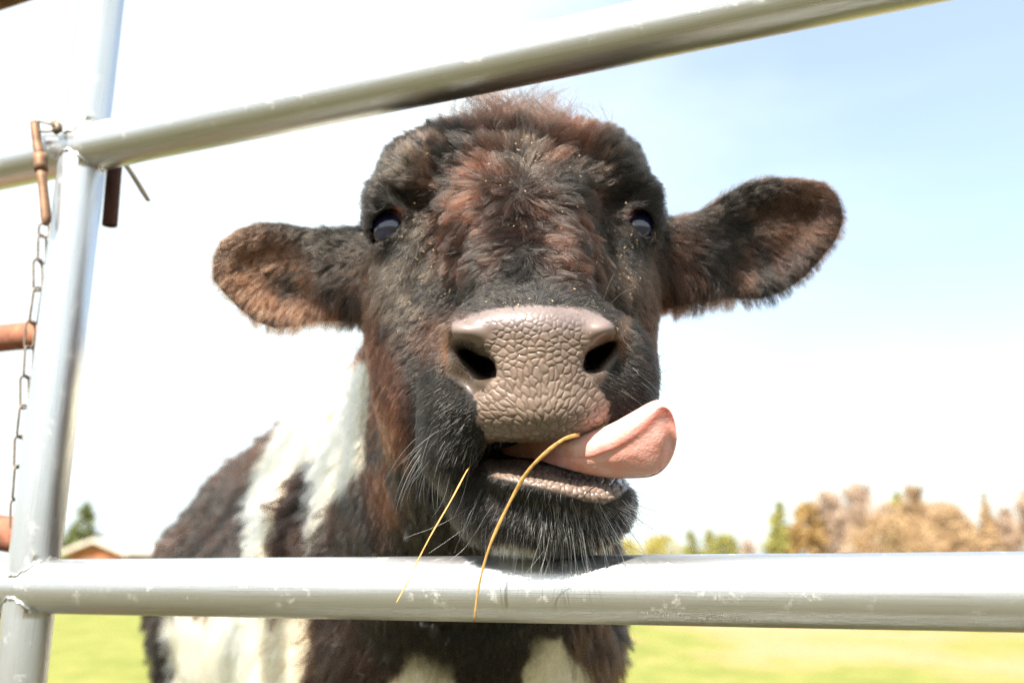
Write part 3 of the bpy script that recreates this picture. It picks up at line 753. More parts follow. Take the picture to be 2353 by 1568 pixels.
# mouth lining: everything well inside between the lips
MOUTH = [(1110, 1052), (1170, 1020), (1300, 1000), (1440, 950), (1520, 960), (1500, 1090), (1400, 1090), (1290, 1082), (1180, 1052)]
mouth = np.zeros(len(BV)); mm = vd < .72; mouth[mm] = sm(2, -6, poly_sd(vx[mm], vy[mm], MOUTH))*sm(.615, .622, vd[mm])*sm(0, 5, sdN[mm])*sm(0, 4, sdL[mm])

# ---------------------------------------------------------------- coat colours (pigment, with the brows' grey sheen put into the colour)
BLACK = np.array((.0066, .0052, .0042)); REDB = np.array((.050, .0155, .0072)); GREYB = np.array((.042, .031, .022)); TAN = np.array((.135, .060, .030)); WHITE = np.array((.97, .87, .64))
W1 = [(845, 820), (760, 872), (690, 955), (640, 1010), (602, 1075), (572, 1150), (598, 1200), (575, 1290), (560, 1400), (640, 1400), (628, 1290), (640, 1190), (668, 1110), (722, 1050), (745, 1005), (768, 935), (790, 930), (745, 1050), (722, 1130), (716, 1250), (748, 1180), (805, 1088), (870, 1060), (960, 1000), (960, 820)]
W2 = [(388, 1405), (560, 1385), (722, 1395), (726, 1450), (705, 1568), (700, 1800), (520, 1900), (420, 1700), (400, 1520)]
W3 = [(1000, 1440), (1045, 1470), (1055, 1600), (1070, 1800), (880, 1800), (880, 1600), (900, 1560), (938, 1515)]
W4 = [(1222, 1450), (1290, 1480), (1370, 1560), (1380, 1640), (1340, 1800), (1190, 1800), (1195, 1560), (1212, 1500)]
BLAZE = [(640, 1040)]
def coat(p):
    px, py, d = project(p); n1 = vnoise(p, 22, 3); n2 = vnoise(p, 60, 4); n3 = vnoise(p, 170, 5)
    nz_ = .5*n1+.3*n2+.2*n3
    head = d < .985
    red = np.zeros(len(p)); grey = np.zeros(len(p)); tan = np.zeros(len(p))
    def blob(x, y, rx, ry, s=.6): return sm(1+s, 1-s, np.hypot((px-x)/rx, (py-y)/ry))
    red = np.maximum.reduce([blob(1060, 400, 90, 120)*.95, blob(1310, 400, 80, 110)*.9, blob(1000, 300, 150, 45)*.9, blob(1340, 320, 120, 60)*.6, blob(1190, 480, 180, 70)*.35, blob(1180, 290, 120, 60)*.55,
                             blob(1060, 540, 90, 90)*.5, blob(1330, 550, 90, 90)*.5, blob(850, 780, 50, 160)*.75, blob(895, 1010, 45, 180)*1.0, blob(1010, 770, 70, 60)*.45,
                             blob(1500, 700, 45, 120)*.7, blob(1440, 640, 60, 80)*.5, blob(810, 650, 40, 80)*.7])
    grey = np.maximum.reduce([blob(940, 370, 75, 75)*.5, blob(1420, 370, 75, 80)*.45, blob(920, 640, 80, 110)*.9, blob(1440, 620, 60, 100)*.7, blob(1200, 340, 50, 50)*.6, blob(960, 530, 40, 50)*.8])
    red *= sm(.30, .56, nz_); grey *= sm(.28, .62, .6*n2+.4*n3)
    earL = (px < 842) & (d > .80); earR = (px > 1535) & (d > .79)
    if True:
        t = np.maximum.reduce([blob(600, 650, 105, 95)*1.0, blob(690, 720, 80, 40)*.8, blob(560, 580, 70, 60)*.55])*sm(.25, .55, nz_)
        tan = np.where(earL, np.minimum(t*1.35, 1.3), tan); red = np.where(earL, np.maximum(red*.5, t*.8), red); grey = np.where(earL, .35*n2, grey)
        t = np.maximum.reduce([blob(1800, 520, 110, 32)*.45, blob(1740, 660, 100, 40)*.55, blob(1850, 440, 90, 50)*.35])*sm(.3, .6, nz_)
        tan = np.where(earR, t*1.0, tan); red = np.where(earR, .45*sm(.35, .65, nz_)+t*.4, red); grey = np.where(earR, .15*n2, grey)
    tan = np.maximum(tan, np.where(d < .7, np.maximum(blob(1027, 800, 13, 48), blob(1428, 775, 12, 46)), 0))
    c = BLACK[None]*(1-red[:, None])+REDB[None]*red[:, None]
    c = c*(1-grey[:, None])+GREYB[None]*grey[:, None]; c = c*(1-tan[:, None]*.75)+TAN[None]*tan[:, None]*.75
    # body: dark brown with white patches
    rb = sm(.3, .7, nz_)*.35+.5*sm(1150, 950, py)*sm(.25, .6, n2); cb = BLACK[None]*1.3*(1-rb[:, None])+REDB[None]*.75*rb[:, None]
    wob = (n1-.5)*26+(n2-.5)*22
    wh = np.maximum.reduce([sm(7, -7, poly_sd(px, py, q)+wob) for q in (W1, W2, W3, W4)])
    wh = np.maximum(wh, (p[:, 2] < .42)*1.0)
    cb = cb*(1-wh[:, None])+WHITE[None]*wh[:, None]
    hm = sm(.95, .90, d)
    # pale patch under the chin
    uch = sm(6, -6, poly_sd(px, py, [(1115, 1262), (1160, 1248), (1230, 1262), (1240, 1300), (1120, 1300)]))*hm*(d < .78); 
    c = c*(1-uch[:, None]*.7)+WHITE[None]*.5*uch[:, None]*.7
    return c*hm[:, None]+cb*(1-hm[:, None]), wh*(1-hm)
# ---------------------------------------------------------------- body mesh and its skin
me = bpy.data.meshes.new('body'); me.from_pydata([tuple(a) for a in BV], [], BF); me.update()
cc, _w = coat(BV); LEATH = np.array((.170, .120, .094)); LEATH2 = np.array((.150, .115, .110)); MOU = np.array((.035, .016, .014)); WETC = np.array((.055, .036, .024))
top = sm(790, 730, vy)[:, None]; lc = LEATH[None]*(1-top)+LEATH2[None]*top
groove_tone = np.ones(len(BV)); groove_tone[fi] = 1-.42*np.clip((1-hN*1.9)*ampN/.00068+(1-hL*1.9)*ampL/.00095, 0, 1)   # darker tone in the grooves between the pebbles
lc = lc*(.86+.28*vnoise(BV, 120, 8)*1)[:, None]*groove_tone[:, None]
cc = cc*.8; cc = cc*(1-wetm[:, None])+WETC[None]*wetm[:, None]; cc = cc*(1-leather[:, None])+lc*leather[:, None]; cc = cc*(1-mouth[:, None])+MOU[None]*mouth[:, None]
hoof = (BV[:, 2] < .05)[:, None]; cc = np.where(hoof, np.array((.03, .025, .02))[None], cc)
lid = np.zeros(len(BV))
for E in EYES: lid = np.maximum(lid, sm(14, 6, poly_sd(vx, vy, E['op']))*(vd < .85))
cc = cc*(1-lid[:, None])+np.array((.018, .014, .013))[None]*lid[:, None]
for cx_, cy_ in ((915, 486), (1450, 492)):                          # pink inner corner of each eye
    pk = sm(22, 8, np.hypot(vx-cx_, (vy-cy_)*1.3))*sm(12, 4, np.minimum(np.abs(poly_sd(vx, vy, EYES[0]['op'])), np.abs(poly_sd(vx, vy, EYES[1]['op']))))*(vd < .85)
    cc = cc*(1-pk[:, None])+np.array((.30, .135, .11))[None]*pk[:, None]
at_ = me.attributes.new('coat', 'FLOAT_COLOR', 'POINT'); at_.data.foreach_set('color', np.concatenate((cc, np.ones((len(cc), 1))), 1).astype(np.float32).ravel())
at_ = me.attributes.new('wet', 'FLOAT', 'POINT'); at_.data.foreach_set('value', np.maximum(np.maximum(leather, wetm*.8), mouth).astype(np.float32))
m, t, b = mat_new('calf_skin'); lk = t.links.new
a1 = t.nodes.new('ShaderNodeAttribute'); a1.attribute_name = 'coat'; a2 = t.nodes.new('ShaderNodeAttribute'); a2.attribute_name = 'wet'
lk(a1.outputs['Color'], b.inputs['Base Color'])
g = nn(t, 'ShaderNodeTexCoord'); n = nn(t, 'ShaderNodeTexNoise', Scale=900.0, Detail=3); lk(g.outputs['Object'], n.inputs[0])
n5 = nn(t, 'ShaderNodeTexNoise', Scale=90.0, Detail=3); lk(g.outputs['Object'], n5.inputs[0])
rw = t.nodes.new('ShaderNodeMapRange'); rw.inputs[1].default_value = .35; rw.inputs[2].default_value = .65; rw.inputs[3].default_value = .32; rw.inputs[4].default_value = .58; lk(n5.outputs[0], rw.inputs[0])
mr = t.nodes.new('ShaderNodeMix'); mr.data_type = 'FLOAT'; lk(a2.outputs['Fac'], mr.inputs[0]); mr.inputs[2].default_value = .85; lk(rw.outputs[0], mr.inputs[3]); lk(mr.outputs[0], b.inputs['Roughness'])
bp = nn(t, 'ShaderNodeBump', Strength=.25, Distance=.0003); lk(n.outputs[0], bp.inputs['Height']); lk(bp.outputs[0], b.inputs['Normal'])
ml = t.nodes.new('ShaderNodeMath'); ml.operation = 'MULTIPLY'; lk(a2.outputs['Fac'], ml.inputs[0]); ml.inputs[1].default_value = .30; lk(ml.outputs[0], b.inputs['Coat Weight']); b.inputs['Coat Roughness'].default_value = .10
b.inputs['Specular IOR Level'].default_value = .45
calf = empty('calf', (C0[0], C0[1], 0)); tag(calf, 'shaggy black brown and white calf licking its nose over the lower gate rail', 'calf')
body = link('body', me, m, calf)

# ---------------------------------------------------------------- eyes
def mat_eye():
    m, t, b = mat_new('eye'); lk = t.links.new
    a = t.nodes.new('ShaderNodeAttribute'); a.attribute_name = 'iris'
    lk(a.outputs['Color'], b.inputs['Base Color']); b.inputs['Roughness'].default_value = .12; b.inputs['Coat Weight'].default_value = 1.0; b.inputs['Coat Roughness'].default_value = .03
    b.inputs['Specular IOR Level'].default_value = .6
    return m
M_EYE = mat_eye()
for E in EYES:
    bm = bmesh.new(); bmesh.ops.create_uvsphere(bm, u_segments=48, v_segments=32, radius=E['r']); 
    gaze = Vector(camdir(.36*E['dr'], .10, -.92)).normalized(); bmesh.ops.rotate(bm, verts=bm.verts, cent=(0, 0, 0), matrix=gaze.to_track_quat('Z', 'Y').to_matrix())
    vs = np.array([v.co[:] for v in bm.verts])/E['r']; cg = vs@np.array(gaze[:])
    ir = sm(.52, .64, cg); up_ = vs@CAMU
    white = np.array((.30, .15, .125))[None]*(1-ir[:, None])+np.array((.012, .013, .050))[None]*ir[:, None]
    bulge = 1+.05*sm(.45, .9, cg)
    for v, bl in zip(bm.verts, bulge): v.co *= bl
    bmesh.ops.translate(bm, verts=bm.verts, vec=Vector(E['c']))
    mee = bpy.data.meshes.new('eye'); bm.to_mesh(mee); bm.free()
    q = mee.attributes.new('iris', 'FLOAT_COLOR', 'POINT'); q.data.foreach_set('color', np.concatenate((white, np.ones((len(white), 1))), 1).astype(np.float32).ravel())
    link('eye', mee, M_EYE, calf)

# ---------------------------------------------------------------- tongue
def mat_tongue():
    m, t, b = mat_new('tongue'); lk = t.links.new
    a = t.nodes.new('ShaderNodeAttribute'); a.attribute_name = 'tint'; lk(a.outputs['Color'], b.inputs['Base Color'])
    b.inputs['Subsurface Weight'].default_value = .35; b.inputs['Subsurface Radius'].default_value = (.012, .004, .002); b.inputs['Subsurface Scale'].default_value = .35
    g = nn(t, 'ShaderNodeTexCoord'); n1 = nn(t, 'ShaderNodeTexNoise', Scale=130.0, Detail=4); n2 = nn(t, 'ShaderNodeTexNoise', Scale=750.0, Detail=2)
    lk(g.outputs['Object'], n1.inputs[0]); lk(g.outputs['Object'], n2.inputs[0])
    r = t.nodes.new('ShaderNodeMapRange'); r.inputs[1].default_value = .38; r.inputs[2].default_value = .6; r.inputs[3].default_value = .16; r.inputs[4].default_value = .5; lk(n1.outputs[0], r.inputs[0]); lk(r.outputs[0], b.inputs['Roughness'])
    ad_ = t.nodes.new('ShaderNodeMath'); ad_.operation = 'MULTIPLY_ADD'; lk(n2.outputs[0], ad_.inputs[0]); ad_.inputs[1].default_value = .3; lk(n1.outputs[0], ad_.inputs[2])
    bp = nn(t, 'ShaderNodeBump', Strength=.5, Distance=.0018); lk(ad_.outputs[0], bp.inputs['Height']); lk(bp.outputs[0], b.inputs['Normal'])
    b.inputs['Coat Weight'].default_value = .35; b.inputs['Coat Roughness'].default_value = .16
    mm_ = t.nodes.new('ShaderNodeMix'); mm_.data_type = 'RGBA'; mm_.blend_type = 'MULTIPLY'; rr_ = ramp(t, [(.35, (1, .80, .74)), (.65, (1.0, 1.0, 1.0))]); n3 = nn(t, 'ShaderNodeTexNoise', Scale=75.0, Detail=5); lk(g.outputs['Object'], n3.inputs[0])
    lk(n3.outputs[0], rr_.inputs[0]); mm_.inputs[0].default_value = 1; lk(a.outputs['Color'], mm_.inputs[6]); lk(rr_.outputs[0], mm_.inputs[7]); lk(mm_.outputs[2], b.inputs['Base Color'])
    return m
TP = [(1150, 1030), (1215, 1012), (1290, 1003), (1350, 992), (1400, 974), (1445, 950), (1488, 926), (1515, 920), (1536, 934), (1549, 962), (1555, 1000)]
TR = [(1160, 1044), (1225, 1034), (1300, 1044), (1355, 1044), (1405, 1026), (1450, 1000), (1490, 968), (1516, 942), (1536, 944), (1549, 970), (1555, 1002)]
TB = [(1160, 1052), (1220, 1052), (1285, 1072), (1345, 1088), (1400, 1097), (1450, 1098), (1492, 1095), (1520, 1082), (1540, 1058), (1551, 1030), (1555, 1006)]
DPT = [.690, .662, .620, .604, .599, .594, .590, .588, .589, .590, .591]
ns = 72
def sp2(a, n): return np.array(spline([np.array(p, float) for p in a], n))
sT, sR, sB = sp2(TP, ns), sp2(TR, ns), sp2(TB, ns); sD = np.array(spline([np.array((d, 0)) for d in DPT], ns))[:, 0]
verts, tint, nsec = [], [], 0
for i in range(ns):
    d = sD[i]; wdt = np.linalg.norm(sB[i]-sT[i])*d/F; w1 = min(1, wdt/.03)
    mid = (sT[i]+sB[i])/2
    ctl = [(sT[i], d+.010*w1), ((sT[i]*.55+sR[i]*.45), d-.0015*w1), (sR[i], d-.0018*w1), ((sR[i]*.8+sB[i]*.2), d+.0005*w1), ((sR[i]*.45+sB[i]*.55), d+.0035*w1), (sB[i], d+.013*w1), ((sB[i]*.7+sT[i]*.3), d+.023*w1), ((sB[i]*.3+sT[i]*.7), d+.022*w1)]
    cpn = [P(p[0], p[1], dd) for p, dd in ctl]; cl = cpn+cpn[:3]; sec = []
    for k in range(8):
        a, b_, c_, d_ = cpn[k-1], cpn[k], cpn[(k+1) % 8], cpn[(k+2) % 8]
        for f in (0, .25, .5, .75):
            sec.append(.5*((2*b_)+(c_-a)*f+(2*a-5*b_+4*c_-d_)*f*f+(3*b_-a-3*c_+d_)*f**3))
            u = k+f
            top = np.array((.76, .48, .44)); red = np.array((.64, .22, .185)); und = np.array((.70, .40, .36))
            w_r = max(0, 1-abs(u-2.25)/.75)*sm(.15, .35, np.array(i/ns)); col = top if u < 2.2 or u > 7 else und
            if 2.0 < u < 2.8: col = top+(und-top)*((u-2.0)/.8)
            tint.append(col*(1-w_r)+red*w_r)
    nsec = len(sec); verts += sec
verts = np.array(verts); faces = [(i*nsec+k, i*nsec+(k+1) % nsec, (i+1)*nsec+(k+1) % nsec, (i+1)*nsec+k) for i in range(ns-1) for k in range(nsec)]
faces += [tuple(range(nsec))[::-1], tuple((ns-1)*nsec+k for k in range(nsec))]
mt = mesh_np('tongue', verts, faces); q = mt.attributes.new('tint', 'FLOAT_COLOR', 'POINT')
q.data.foreach_set('color', np.concatenate((np.array(tint), np.ones((len(tint), 1))), 1).astype(np.float32).ravel())
bm = bmesh.new(); bm.from_mesh(mt); bmesh.ops.recalc_face_normals(bm, faces=bm.faces); bm.to_mesh(mt); bm.free()
link('tongue', mt, mat_tongue(), calf)

# ---------------------------------------------------------------- hair
def mat_hair(name, rough=.26, rad=.40):
    m = bpy.data.materials.new(name); m.use_nodes = True; t = m.node_tree; t.nodes.clear(); lk = t.links.new
    o = t.nodes.new('ShaderNodeOutputMaterial'); h = t.nodes.new('ShaderNodeBsdfHairPrincipled')
    h.parametrization = 'COLOR'
    a = t.nodes.new('ShaderNodeAttribute'); a.attribute_name = 'tint'
    lk(a.outputs['Color'], h.inputs['Color']); h.inputs['Roughness'].default_value = rough; h.inputs['Radial Roughness'].default_value = rad
    h.inputs['Random Roughness'].default_value = .2; h.inputs['IOR'].default_value = 1.47
    lk(h.outputs[0], o.inputs[0]); return m
def make_hair(name, roots, pts, rad_root, tint, mat, parent, tip=.25):
    """pts (n, m, 3) -> one hair object"""
    n, k, _ = pts.shape
    hc = bpy.data.hair_curves.new(name); hc.add_curves([k]*n)
    hc.attributes['position'].data.foreach_set('vector', pts.astype(np.float32).ravel())
    prof = 1-(1-tip)*np.linspace(0, 1, k)**1.6
    r = (rad_root[:, None]*prof[None]).astype(np.float32)
    ra = hc.attributes.get('radius') or hc.attributes.new('radius', 'FLOAT', 'POINT'); ra.data.foreach_set('value', r.ravel())
    ta = hc.attributes.new('tint', 'FLOAT_COLOR', 'CURVE'); ta.data.foreach_set('color', np.concatenate((tint, np.ones((n, 1))), 1).astype(np.float32).ravel())
    hc.materials.append(mat); o = bpy.data.objects.new(name, hc); COL.objects.link(o)
    o.parent = parent; o.matrix_parent_inverse = Matrix.Translation(parent.location).inverted(); return o
# combing: photo px, px -> direction in the picture, lift off the skin, length (mm)
COMB = np.array([
 (1180, 250, 0, -1, 1.2, 30), (1100, 255, -.3, -1, 1.2, 28), (1280, 275, .4, -1, 1.0, 24), (990, 285, -.5, -.8, .6, 18), (1380, 300, .5, -.8, .6, 18),
 (1100, 360, -.9, -.2, .6, 22), (1280, 360, .9, -.2, .6, 22), (1200, 340, 0, -1, .8, 20), (1050, 450, -.8, .5, .5, 20), (1310, 450, .8, .5, .5, 20), (1180, 440, -.1, .6, .7, 16),
 (1050, 550, -.6, .8, .45, 17), (1330, 560, .6, .8, .45, 17), (1170, 540, -.2, 1, .5, 14), (1240, 560, .2, 1, .5, 14),
 (1130, 630, -.7, .8, .20, 20), (1310, 610, .9, .6, .20, 23), (1240, 600, .35, .9, .3, 20), (1190, 610, -.35, 1, .3, 18), (1080, 690, -.5, .9, .15, 10), (1385, 690, .6, .9, .15, 11), (1230, 678, 0, -.5, .5, 5), (1130, 690, -.5, -.2, .4, 5), (1330, 690, .5, -.2, .4, 5),
 (930, 380, -.5, -.5, .35, 16), (880, 340, -.6, -.6, .5, 18), (1430, 380, .6, -.3, .35, 16), (1480, 340, .7, -.5, .5, 18), (960, 440, -.2, -.6, .3, 10), (1400, 450, .2, -.6, .3, 10),
 (900, 440, -.7, -.2, .2, 6), (1470, 440, .7, -.2, .2, 6), (960, 540, -.2, .9, .15, 7), (1410, 540, .2, .9, .15, 7), (900, 590, -.3, .9, .15, 7), (1480, 590, .4, .9, .15, 7),
 (900, 660, -.6, .7, .18, 10), (870, 760, -.4, .9, .3, 15), (950, 760, -.4, .9, .2, 12), (890, 960, -.3, 1, .35, 17), (940, 1100, .05, 1, .35, 20), (1000, 1200, .1, 1, .35, 20),
 (1000, 800, -.8, .6, .3, 8), (975, 900, -.6, .8, .35, 8), (1040, 940, -.8, .5, .45, 4.5), (1090, 970, -.8, .4, .45, 3.2), (1010, 1060, -.4, 1, .35, 9), (1110, 1025, -.2, 1, .45, 5),
 (1460, 660, .5, .8, .18, 10), (1490, 770, .4, .9, .25, 13), (1440, 800, .5, .6, .3, 7), (1440, 890, .8, .4, .45, 6), (1490, 880, .8, .6, .5, 8),
 (1200, 1170, -.2, 1, .5, 6), (1340, 1190, .15, 1, .5, 6), (1440, 1160, .9, .5, .7, 6.5), (1250, 1250, 0, 1, .4, 9), (1100, 1120, -.5, .8, .45, 7), (1130, 1230, -.2, 1, .4, 14),
 (700, 580, -.8, .5, .22, 14), (560, 580, -.7, .2, .15, 8), (520, 640, -.8, .6, .25, 9), (620, 740, -.3, .9, .4, 11), (760, 720, -.1, 1, .5, 19), (810, 680, -.2, 1, .5, 20), (790, 560, -.7, -.4, .3, 12), (640, 650, -.6, .8, .18, 11),
 (1650, 560, .8, .3, .22, 14), (1850, 440, .8, .1, .15, 8), (1920, 500, .8, .5, .25, 9), (1850, 600, .6, .7, .35, 12), (1720, 690, .3, .9, .4, 17), (1590, 680, 0, 1, .6, 24), (1560, 550, .6, .1, .4, 14), (1700, 440, .5, -.7, .3, 10)], float)
def comb(px, py, sig=52.):
    out = np.zeros((len(px), 4))
    for i0 in range(0, len(px), 20000):
        D2 = (px[i0:i0+20000, None]-COMB[None, :, 0])**2+(py[i0:i0+20000, None]-COMB[None, :, 1])**2
        w = np.exp(-(D2-D2.min(1, keepdims=True))/(2*sig*sig)); w /= w.sum(1, keepdims=True); out[i0:i0+20000] = w@COMB[:, 2:]
    return out
def grow(count, dens_fn, seed, kind):
    rng = np.random.default_rng(seed)
    tri = np.array([t_ for f in BF for t_ in ((f[0], f[1], f[2]),) + (((f[0], f[2], f[3]),) if len(f) == 4 else ())])
    a, b_, c_ = BV[tri[:, 0]], BV[tri[:, 1]], BV[tri[:, 2]]; cr = np.cross(b_-a, c_-a); ar = np.linalg.norm(cr, axis=1)*.5
    cen = (a+b_+c_)/3; nr = cr/(2*ar[:, None]+1e-12)
    wgt = ar*dens_fn(cen, nr); cdf = np.cumsum(wgt); cdf /= cdf[-1]
    ti = np.searchsorted(cdf, rng.random(count)); r1 = np.sqrt(rng.random(count)); r2 = rng.random(count)
    p = a[ti]*(1-r1)[:, None]+b_[ti]*(r1*(1-r2))[:, None]+c_[ti]*(r1*r2)[:, None]
    vn = VN; nn_ = vn[tri[ti, 0]]*(1-r1)[:, None]+vn[tri[ti, 1]]*(r1*(1-r2))[:, None]+vn[tri[ti, 2]]*(r1*r2)[:, None]
    return p, nn_/(np.linalg.norm(nn_, axis=1, keepdims=True)+1e-9), rng
o_ = np.zeros_like(BV)
for f in BF:
    n_ = np.cross(BV[f[2]]-BV[f[0]], BV[f[-1]]-BV[f[1]])
    for k in f: o_[k] += n_
VN = o_/(np.linalg.norm(o_, axis=1, keepdims=True)+1e-12)
def bare(cen):
    px, py, d = project(cen); fc = d < .672; z = np.ones(len(cen))
    z[fc] *= sm(-9, 4, poly_sd(px[fc], py[fc], NOSE)+14*(vnoise(cen[fc], 160, 9)-.5))*sm(-5, 3, poly_sd(px[fc], py[fc], LIP)+8*(vnoise(cen[fc], 200, 10)-.5))*(.12+.88*sm(-4, 6, poly_sd(px[fc], py[fc], WET)))*(.15+.85*sm(-4, 6, poly_sd(px[fc], py[fc], WET2)))
    mm = d < .72; z[mm] *= sm(-4, 4, poly_sd(px[mm], py[mm], MOUTH))
    for E in EYES: z *= np.where(d < .85, sm(2, 11, poly_sd(px, py, E['op'])), 1)
    return z, px, py, d
def strands(p, n, dirv, length, lift, rng, m, clump_r, clump, curl, droop):
    """curve each hair from along the normal over into the combed direction, and gather hairs into tufts"""
    N_ = len(p); t = np.linspace(0, 1, m)
    dv = dirv-n*(dirv*n).sum(1, keepdims=True); dv /= np.linalg.norm(dv, axis=1, keepdims=True)+1e-9
    dv += rng.normal(0, .16, dv.shape); lf = lift*(1+rng.normal(0, .2, N_))
    start = n*(lf+.35)[:, None]+dv; start /= np.linalg.norm(start, axis=1, keepdims=True)
    end = n*(lf*.55)[:, None]+dv+np.array((0, 0, -1))*droop; end /= np.linalg.norm(end, axis=1, keepdims=True)
    tt = t[None, :, None]
    off = (start[:, None]*(tt-.5*tt**2)+end[:, None]*(.5*tt**2))*length[:, None, None]
    side = np.cross(n, dv); ph = rng.random(N_)*6.28; fr = rng.uniform(.6, 1.3, N_)
    off += side[:, None]*(curl*length*rng.normal(0, 1, N_))[:, None, None]*(np.sin(tt*fr[:, None, None]*5+ph[:, None, None])-np.sin(ph)[:, None, None])*tt
    # tufts
    seeds = np.where(rng.random(N_) < 1/np.broadcast_to(clump_r, N_))[0]; ns_ = len(seeds); kd = kdtree.KDTree(ns_)
    for i, s in enumerate(seeds): kd.insert(p[s], i)
    kd.balance(); idx = np.array([kd.find(q)[1] for q in p]); gd = seeds[idx]
    gpts = p[gd][:, None]+off[gd]; pts = p[:, None]+off
    w = (clump*rng.uniform(.4, 1.1, N_))[:, None, None]*tt**1.3
    far = np.linalg.norm(p-p[gd], axis=1) > length*.9
    w = np.where(far[:, None, None], 0, np.clip(w, 0, .95))
    return pts*(1-w)+gpts*w, gd
if FUR:
    HM = mat_hair('fur')
    # --- head and ears
    def dens_head(cen, nr):
        z, px, py, d = bare(cen); vdir = cen-camp; fac = -(nr*vdir).sum(1)/np.linalg.norm(vdir, axis=1)
        return z*sm(1.02, .95, d)*(.18+.82*sm(-.35, .0, fac))
    p, n, rng = grow(230000, dens_head, 11, 'head')
    px, py, d = project(p); cb = comb(px, py)
    dirv = CAMX[None]*cb[:, :1]-CAMU[None]*cb[:, 1:2]+CAMD[None]*.35
    earm = ((px < 835) & (d > .80)) | ((px > 1540) & (d > .79))
    ln = cb[:, 3]*.00088*RNG.uniform(.65, 1.2, len(p))*(.8+.45*vnoise(p, 40, 21))
    z_, _, _, _ = bare(p); ln *= (.5+.5*z_)*np.where((py > 560) & ~earm, .78, 1)
    pts, gd = strands(p, n, dirv, ln, cb[:, 2], rng, 6, np.where(py < 690, 55, 30), np.where((py > 565) & (py < 688) & (px > 1060) & (px < 1420) & (d < .8), .97, np.where(earm, .55, np.where((d < .70) & (py > 780), .4, np.where((py > 560) & ((px < 960) | (px > 1420)), .6, .86)))), .08, .10)
    tint, _ = coat(p); v = np.exp(RNG.normal(0, .38, len(p)))*np.exp(RNG.normal(0, .32, len(p)))[gd]; tint = np.clip(tint*v[:, None], .0015, .9)
    rad = np.where(ln < .0095, .00011, .00016)*RNG.uniform(.75, 1.25, len(p))
    make_hair('fur', p, pts, rad, tint, HM, calf)
    # --- neck, trunk and legs
    def dens_body(cen, nr):
        d = (cen-camp)@CAMD; vdir = cen-camp; fac = -(nr*vdir).sum(1)/np.linalg.norm(vdir, axis=1)
        return sm(.92, 1.0, d)*(.12+.88*sm(-.35, .0, fac))*np.where(cen[:, 2] < .5, .35, 1)*(cen[:, 2] > .05)*sm(3.2, 1.2, d)
    p, n, rng = grow(130000, dens_body, 12, 'body')
    px, py, d = project(p)
    dirv = ax[None]*.75+np.array((0, 0, -.8))[None]+np.array((-.25, 0, 0))[None]*RNG.uniform(0, 1, len(p))[:, None]
    ln = RNG.uniform(.016, .034, len(p))*(.7+.7*vnoise(p, 14, 22))*np.where(p[:, 2] < .5, .5, 1)
    pts, gd = strands(p, n, dirv, ln, np.full(len(p), .55), rng, 6, 45, .88, .12, .15)
    tint, wh = coat(p); v = RNG.uniform(.65, 1.45, len(p)); v = np.where(wh > .5, np.clip(v, .85, 1.1), v); tint = np.clip(tint*v[:, None], .0015, .95)
    make_hair('fur', p, pts, np.full(len(p), .00030)*RNG.uniform(.7, 1.3, len(p)), tint, HM, calf)
    # --- forelock
    rng = np.random.default_rng(5)
    def dens_top(cen, nr):
        px, py, d = project(cen); return np.exp(-((px-1190)/110)**2)*np.exp(-((py-285)/34)**2)*(d < .95)*(nr[:, 2] > -.2)
    p, n, rng = grow(900, dens_top, 13, 'top')
    dirv = np.array((0, -.2, 1.))[None]+np.array((1., 0, 0))[None]*rng.normal(0, .55, (len(p), 1)); ln = rng.uniform(.018, .050, len(p))*np.where(np.abs(project(p)[0]-1160) < 60, 1.15, .9)
    pts, gd = strands(p, n, dirv, ln, np.full(len(p), 1.9), rng, 10, 26, .90, .30, .0)
    tint, _ = coat(p); make_hair('forelock', p, pts, np.full(len(p), .00021), np.clip(tint*1.2, .004, .5), HM, calf)
    # --- stiff pale bristles and whiskers on lips and chin
    def dens_wh(cen, nr):
        px, py, d = project(cen); z, *_ = bare(cen)
        r = np.maximum.reduce([np.exp(-((px-1290)/130)**2-((py-1200)/60)**2), .35*np.exp(-((px-1030)/60)**2-((py-1030)/60)**2), .5*np.exp(-((px-1110)/60)**2-((py-1000)/40)**2), .25*np.exp(-((px-1460)/40)**2-((py-880)/60)**2), .5*np.exp(-((px-1420)/40)**2-((py-1170)/50)**2)])
        return r*(d < .73)*(z > .5)
    p, n, rng = grow(620, dens_wh, 14, 'whisk'); px, py, d = project(p)
    cb = comb(px, py); dirv = CAMX[None]*cb[:, :1]-CAMU[None]*cb[:, 1:2]+CAMD[None]*-.1
    ln = np.where(rng.random(len(p)) < .30, rng.uniform(.022, .048, len(p)), rng.uniform(.007, .014, len(p)))
    pts, gd = strands(p, n, dirv, ln, np.full(len(p), .7), rng, 8, 6, .0, .04, .22)
    pale = rng.random(len(p))[:, None]**2; tint = np.array((.03, .027, .024))[None]*(1-pale)+np.array((.55, .5, .42))[None]*pale
    make_hair('whiskers', p, pts, rng.uniform(.00012, .0002, len(p)), tint, HM, calf, tip=.15)
    def dens_br(cen, nr):
        px, py, d = project(cen); z, *_ = bare(cen)
        return np.maximum(np.exp(-((px-1290)/140)**2-((py-1195)/50)**2), .6*np.exp(-((px-1060)/50)**2-((py-950)/70)**2))*(d < .73)*(z > .6)
    p, n, rng = grow(900, dens_br, 15, 'bristle'); px, py, d = project(p); cb = comb(px, py)
    dirv = CAMX[None]*cb[:, :1]-CAMU[None]*cb[:, 1:2]; ln = rng.uniform(.004, .0095, len(p))
    pts, gd = strands(p, n, dirv, ln, np.full(len(p), .8), rng, 4, 6, .0, .02, .1)
    tint = np.array((.50, .46, .40))[None]*rng.uniform(.3, 1.1, len(p))[:, None]
